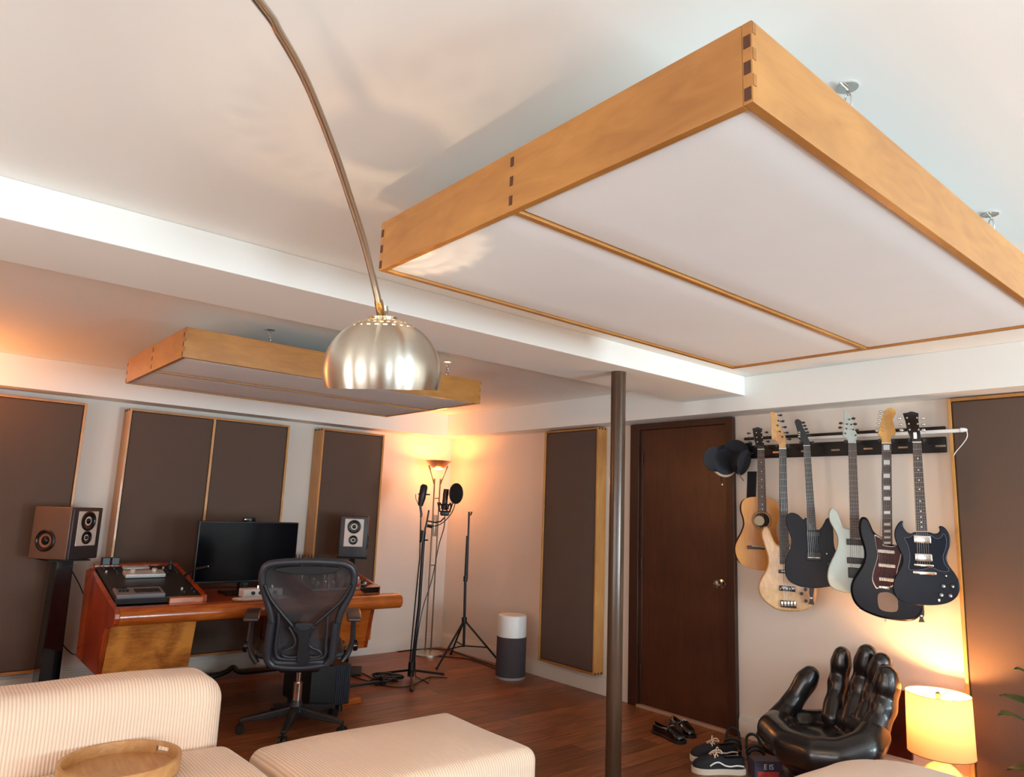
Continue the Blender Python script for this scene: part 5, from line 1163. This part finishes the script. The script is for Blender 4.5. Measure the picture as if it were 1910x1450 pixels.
def finger(tip, mid1, mid2, base, r, flat=1.0):
    P = [tip, mid1, mid2, base]; segs = []
    T_, A, B, C = [Vector(p) for p in P]
    # three cushions with a crease between each
    segs.append(([T_, T_.lerp(A, .45), T_.lerp(A, .97)], [r*.80, r*1.0, r*.86]))
    segs.append(([A.lerp(B, .03), A.lerp(B, .5), A.lerp(B, .97)], [r*.86, r*1.02, r*.88]))
    segs.append(([B.lerp(C, .03), B.lerp(C, .5), C], [r*.88, r*1.04, r*1.0]))
    return segs
blob('index_finger', finger(G(1571, 1222, 4.05), G(1566, 1258, 4.06), G(1561, 1296, 4.02), G(1553, 1340, 3.93), .058), sm=4)
blob('middle_finger', finger(G(1618, 1220, 3.99), G(1612, 1262, 4.01), G(1604, 1302, 3.97), G(1590, 1350, 3.88), .064), sm=4)
blob('ring_finger', finger(G(1645, 1236, 3.92), G(1636, 1278, 3.94), G(1626, 1318, 3.90), G(1612, 1364, 3.82), .064), sm=4)
blob('little_finger', finger(G(1655, 1262, 3.84), G(1652, 1300, 3.85), G(1642, 1338, 3.81), G(1620, 1384, 3.74), .068), sm=4)
blob('thumb', [([G(1512, 1259, 4.02), G(1504, 1270, 4.01), G(1489, 1294, 3.98)], [.050, .062, .056]), ([G(1487, 1297, 3.98), G(1470, 1322, 3.93), G(1452, 1348, 3.84)], [.056, .062, .075])], sm=4)
ringpts = [G(1447, 1352, 3.76), G(1440, 1362, 3.68), G(1470, 1392, 3.58), G(1520, 1408, 3.56), G(1570, 1412, 3.60), G(1615, 1396, 3.68), G(1630, 1372, 3.76)]
back = [G(1630, 1372, 3.76), G(1605, 1356, 3.86), G(1575, 1345, 3.95), G(1520, 1345, 4.0), G(1470, 1345, 3.93), G(1447, 1352, 3.76)]
c_ = HCH.L((3.82, 1.92, .17))
blob('palm', [(ringpts, [.075, .08, .085, .085, .085, .085, .08]), (back, [.075, .07, .065, .06, .065, .07])],
     [((c_.x, c_.y, .17), (.25, .25, .12), None), ((c_.x+.02, c_.y-.01, .09), (.19, .19, .10), None)], vox=.014, sm=10)
MB().lathe([(.20, .0), (.215, .01), (.205, .05), (.17, .07)], (c_.x, c_.y, 0), 40).build('swivel_base', mat('maroon_base', srgb(58, 28, 26), .35), HCH)

# ---------------------------------------------------------------- shoes
def shoe_prof(L, w):   # half widths along the sole from heel (0) to toe (1)
    ts = [0, .04, .12, .25, .4, .55, .7, .83, .93, .985, 1]
    hw = [.30, .55, .72, .72, .70, .80, .96, .98, .78, .42, .12]
    return [(L*(t-.5), w/2*h) for t, h in zip(ts, hw)]
def sole(m, L, w, z0, z1, bend=.012):
    P = shoe_prof(L, w); up_ = P+[(x, -y) for x, y in reversed(P)]; up_ = [(v.x, v.y) for v in smooth_line([(a, b, 0) for a, b in up_], 3)]
    return m.prismM(up_, z0, z1, Matrix.Identity(4))
def shell(m, L, w, z0, hs, inset=.0, open_t=.42):
    # upper: cross-section arches; hs = height along the shoe; open at the ankle
    P = shoe_prof(L, w); K = 10; rows = []
    for (x, hw_), h in zip(P, hs):
        row = []
        for k in range(K+1):
            a = math.pi*k/K; row.append(Vector((x, hw_*math.cos(a)*.97, z0+h*math.sin(a)**.55 if 0 < k < K else z0)))
        rows.append(row)
    vs = [v for r in rows for v in r]; fs = []
    for i in range(len(rows)-1):
        for k in range(K):
            if open_t and P[i][0] < L*(open_t-.5) and P[i][0] >= L*(.04-.5) and 3 <= k <= K-4: continue
            fs.append((i*(K+1)+k, i*(K+1)+k+1, (i+1)*(K+1)+k+1, (i+1)*(K+1)+k))
    return m.add(vs, fs)
def solid(o, t=.003):
    s = o.modifiers.new('solid', 'SOLIDIFY'); s.thickness = t; s.offset = -1; sb = o.modifiers.new('sub', 'SUBSURF'); sb.levels = 1; sb.render_levels = 2; return o
def shoe(name, label, loc, rz, L=.28, w=.10, kind='sneaker', group=None, cat='shoe'):
    T = Thing(name, label, cat, loc, rz, group)
    LEAB = bpy.data.materials.get('shoe_black') or mat('shoe_black', srgb(22, 22, 26), .4)
    if kind == 'sneaker':
        sole(MB(), L, w, 0, .03).build('sole', mat('cream_rubber', srgb(206, 190, 172), .6), T, ang=60, bevel=.003)
        solid(shell(MB(), L*.97, w*.94, .03, [.055, .06, .062, .058, .056, .066, .058, .045, .034, .02, .005], open_t=.40).build('upper', mat('black_suede', srgb(26, 25, 30), .85), T, ang=80), .004)
        for s_ in (-1, 1):
            P = [(-.12, .048), (-.085, .052), (-.05, .047), (-.02, .052), (.01, .066), (.035, .060), (.055, .046)]
            pts = [(x*L/.28, s_*(w*.5*(.78+.06*math.cos(x*12))+.001), z) for x, z in P]
            MB().tube(smooth_line(pts, 4, False), .0042, 8).build('side_stripe', WHITEP, T, ang=80)
        for k in range(6):
            x = .01+.013*k; z = .103-.0065*k
            MB().tube([(x, -.026, z-.012), (x+.004, 0, z), (x, .026, z-.012)], .0035, 6).build('lace', mat('cream_lace', srgb(226, 200, 176), .8) if k == 0 and not bpy.data.materials.get('cream_lace_') else bpy.data.materials.get('cream_lace') or WHITEP, T, ang=80)
        for s_ in (-1, 1): MB().tube(smooth_line([(.015, 0, .105), (.0, s_*.022, .122), (-.012, s_*.034, .108), (.012, s_*.008, .104), (.03, s_*.035, .085)], 4, False), .0032, 6).build('lace_bow', bpy.data.materials.get('cream_lace') or WHITEP, T, ang=80)
    elif kind == 'loafer':
        sole(MB(), L, w, 0, .016).build('sole', BLACK, T, ang=60, bevel=.002)
        solid(shell(MB(), L*.97, w*.95, .016, [.048, .052, .05, .044, .046, .058, .052, .042, .034, .022, .005], open_t=.45).build('upper', GLOSSB, T, ang=80), .004)
        sd_ = MB().tube([(.015, -.04, .052), (.02, -.02, .070), (.02, .02, .070), (.015, .04, .052)], .006, 8).build('strap', GLOSSB, T, ang=80)
        MB().tube([(.026, -.016, .076), (.022, 0, .078), (.026, .016, .076)], .0025, 6).build('metal_bit', CHROME, sd_)
    else:
        CORKT = bpy.data.materials.get('worn_footbed') or mat('worn_footbed', srgb(110, 70, 46), .7, var=.15)
        sole(MB(), L, w, 0, .022).build('sole', mat('dark_sole', srgb(40, 26, 22), .7) if not bpy.data.materials.get('dark_sole') else bpy.data.materials['dark_sole'], T, ang=60, bevel=.002)
        sole(MB(), L*.95, w*.9, .0225, .027).build('footbed', CORKT, T, ang=60, bevel=.001)
        for x, hgt in ((.03, .055), (.07, .045)):
            MB().tube(smooth_line([(x, -w*.45, .02), (x, -w*.36, hgt), (x, 0, hgt+.014), (x, w*.36, hgt), (x, w*.45, .02)], 4, False), .009, 8).build('strap', BLACK, T, ang=80)
        MB().tube(smooth_line([(-.06, -w*.40, .025), (-.115, -w*.32, .07), (-.135, 0, .085), (-.115, w*.32, .07), (-.06, w*.40, .025)], 4, False), .008, 8).build('heel_strap', BLACK, T, ang=80)
    return T
def fp3(x, y): p = PX(x, y, 2, .0); return (p.x, p.y, 0)
def hd(a, b): A, B = PX(*a, 2, 0), PX(*b, 2, 0); return math.atan2((B-A).y, (B-A).x)
shoe('loafer', 'black leather loafer with metal bit, nearer of the two in front of the door', fp3(1247, 1377), hd((1216, 1362), (1290, 1392)), .27, .095, 'loafer')
shoe('loafer', 'black leather loafer with metal bit, right of its pair and nearer the door', fp3(1272, 1366), hd((1240, 1350), (1300, 1388)), .27, .095, 'loafer')
shoe('sneaker', 'black sneaker with cream sole and white wavy side stripe, nearest the camera', fp3(1340, 1442), hd((1395, 1436), (1280, 1432)), .29, .105, 'sneaker')
shoe('sneaker', 'black sneaker with cream laces, behind the nearest sneaker', fp3(1332, 1418), hd((1390, 1410), (1275, 1415)), .29, .105, 'sneaker')
shoe('sandal', 'brown sandal with black straps at the corner of the door frame', fp3(1367, 1398), hd((1368, 1378), (1366, 1420)), .27, .10, 'sandal')
shoe('sandal', 'brown sandal with black straps, right of the one at the door frame', fp3(1408, 1412), hd((1400, 1388), (1418, 1440)), .27, .10, 'sandal')
shoe('sandal', 'black strappy sandal half under the hand chair', fp3(1446, 1408), hd((1420, 1392), (1470, 1415)), .22, .085, 'sandal')
# worn low brown shoes box and printed carton
bx_ = PX(1392, 1440, 2, .0)
bb_ = PX(1424, 1446, 2, .0)
T = Thing('printed_box', 'small dark printed box with white letters and red picture on the floor among the shoes', 'box', (bb_.x, bb_.y-.01, 0), math.radians(-38))
MB().rbox(-.075, .075, -.05, .05, 0, .085, .003, 1, (1, 1, 1)).build('carton', mat('dark_violet_card', srgb(64, 56, 76), .5), T, smooth=False)
MB().box(-.06, .055, -.0515, -.0495, .008, .034).build('picture', mat('red_pink_print', srgb(196, 70, 66), .5, var=.6, vscale=70), T, smooth=False)
fc = bpy.data.curves.new('lettering', 'FONT'); fc.body = 'E IS'; fc.size = .036; fc.extrude = .0004; fc.align_x = 'CENTER'
fo = bpy.data.objects.new('lettering', fc); COL.objects.link(fo); fo.parent = T.e; fo.location = (0, -.0515, .047); fo.rotation_euler = (R90, 0, 0); fc.materials.append(WHITEP)
lm = bpy.data.meshes.new_from_object(fo); lo_ = bpy.data.objects.new('letters', lm); COL.objects.link(lo_); lo_.parent = T.e; lo_.location = fo.location; lo_.rotation_euler = fo.rotation_euler; bpy.data.objects.remove(fo)
# ---------------------------------------------------------------- potted plant at the right edge
pp_ = PD(2100, 1330, 2.75)
PLN = Thing('potted_plant', 'green leafy potted plant just entering at the right edge', 'plant', (pp_.x, pp_.y, 0))
MB().lathe([(.11, 0), (.14, .28), (.145, .30), (.13, .30), (.125, .26), (.001, .26)], (0, 0, 0), 32).build('pot', mat('grey_pot', srgb(120, 112, 106), .6), PLN)
LEAF = mat('dark_green_leaf', srgb(36, 84, 36), .35, var=.3, vscale=8)
pr = random.Random(11)
for k in range(46):
    a = pr.uniform(0, 2*math.pi); el = pr.uniform(.1, 1.15); L_ = pr.uniform(.24, .44); zz = pr.uniform(.30, .62)
    d_ = Vector((math.cos(a)*math.cos(el), math.sin(a)*math.cos(el), math.sin(el)))
    st = Vector((0, 0, zz*.6+.1)); tip = st+d_*L_; 
    lf_ = MB(); ln = .13; wd = .05; q_ = d_.cross(Vector((0, 0, 1))).normalized(); up2 = q_.cross(d_)
    vs = []
    for i in range(7):
        t = i/6; ww = wd*math.sin(math.pi*min(1, t*1.02+.02))**.8; c = tip+d_*ln*t-Vector((0, 0, .05*t*t))
        vs += [c-q_*ww+up2*.008, c, c+q_*ww+up2*.008]
    lf_.add(vs, [(3*i+j, 3*i+j+1, 3*i+4+j, 3*i+3+j) for i in range(6) for j in range(2)])
    lo = lf_.build('leaf', LEAF, PLN, ang=80); s = lo.modifiers.new('solid', 'SOLIDIFY'); s.thickness = .0015
    MB().tube([st, st.lerp(tip, .6)+Vector((0, 0, .01)), tip], .0025, 5).build('stem', LEAF, lo)
MB().tube([(0, 0, .26), (0, 0, .6)], .008, 8).build('trunk', mat('plant_stem', srgb(84, 70, 44), .7), PLN)
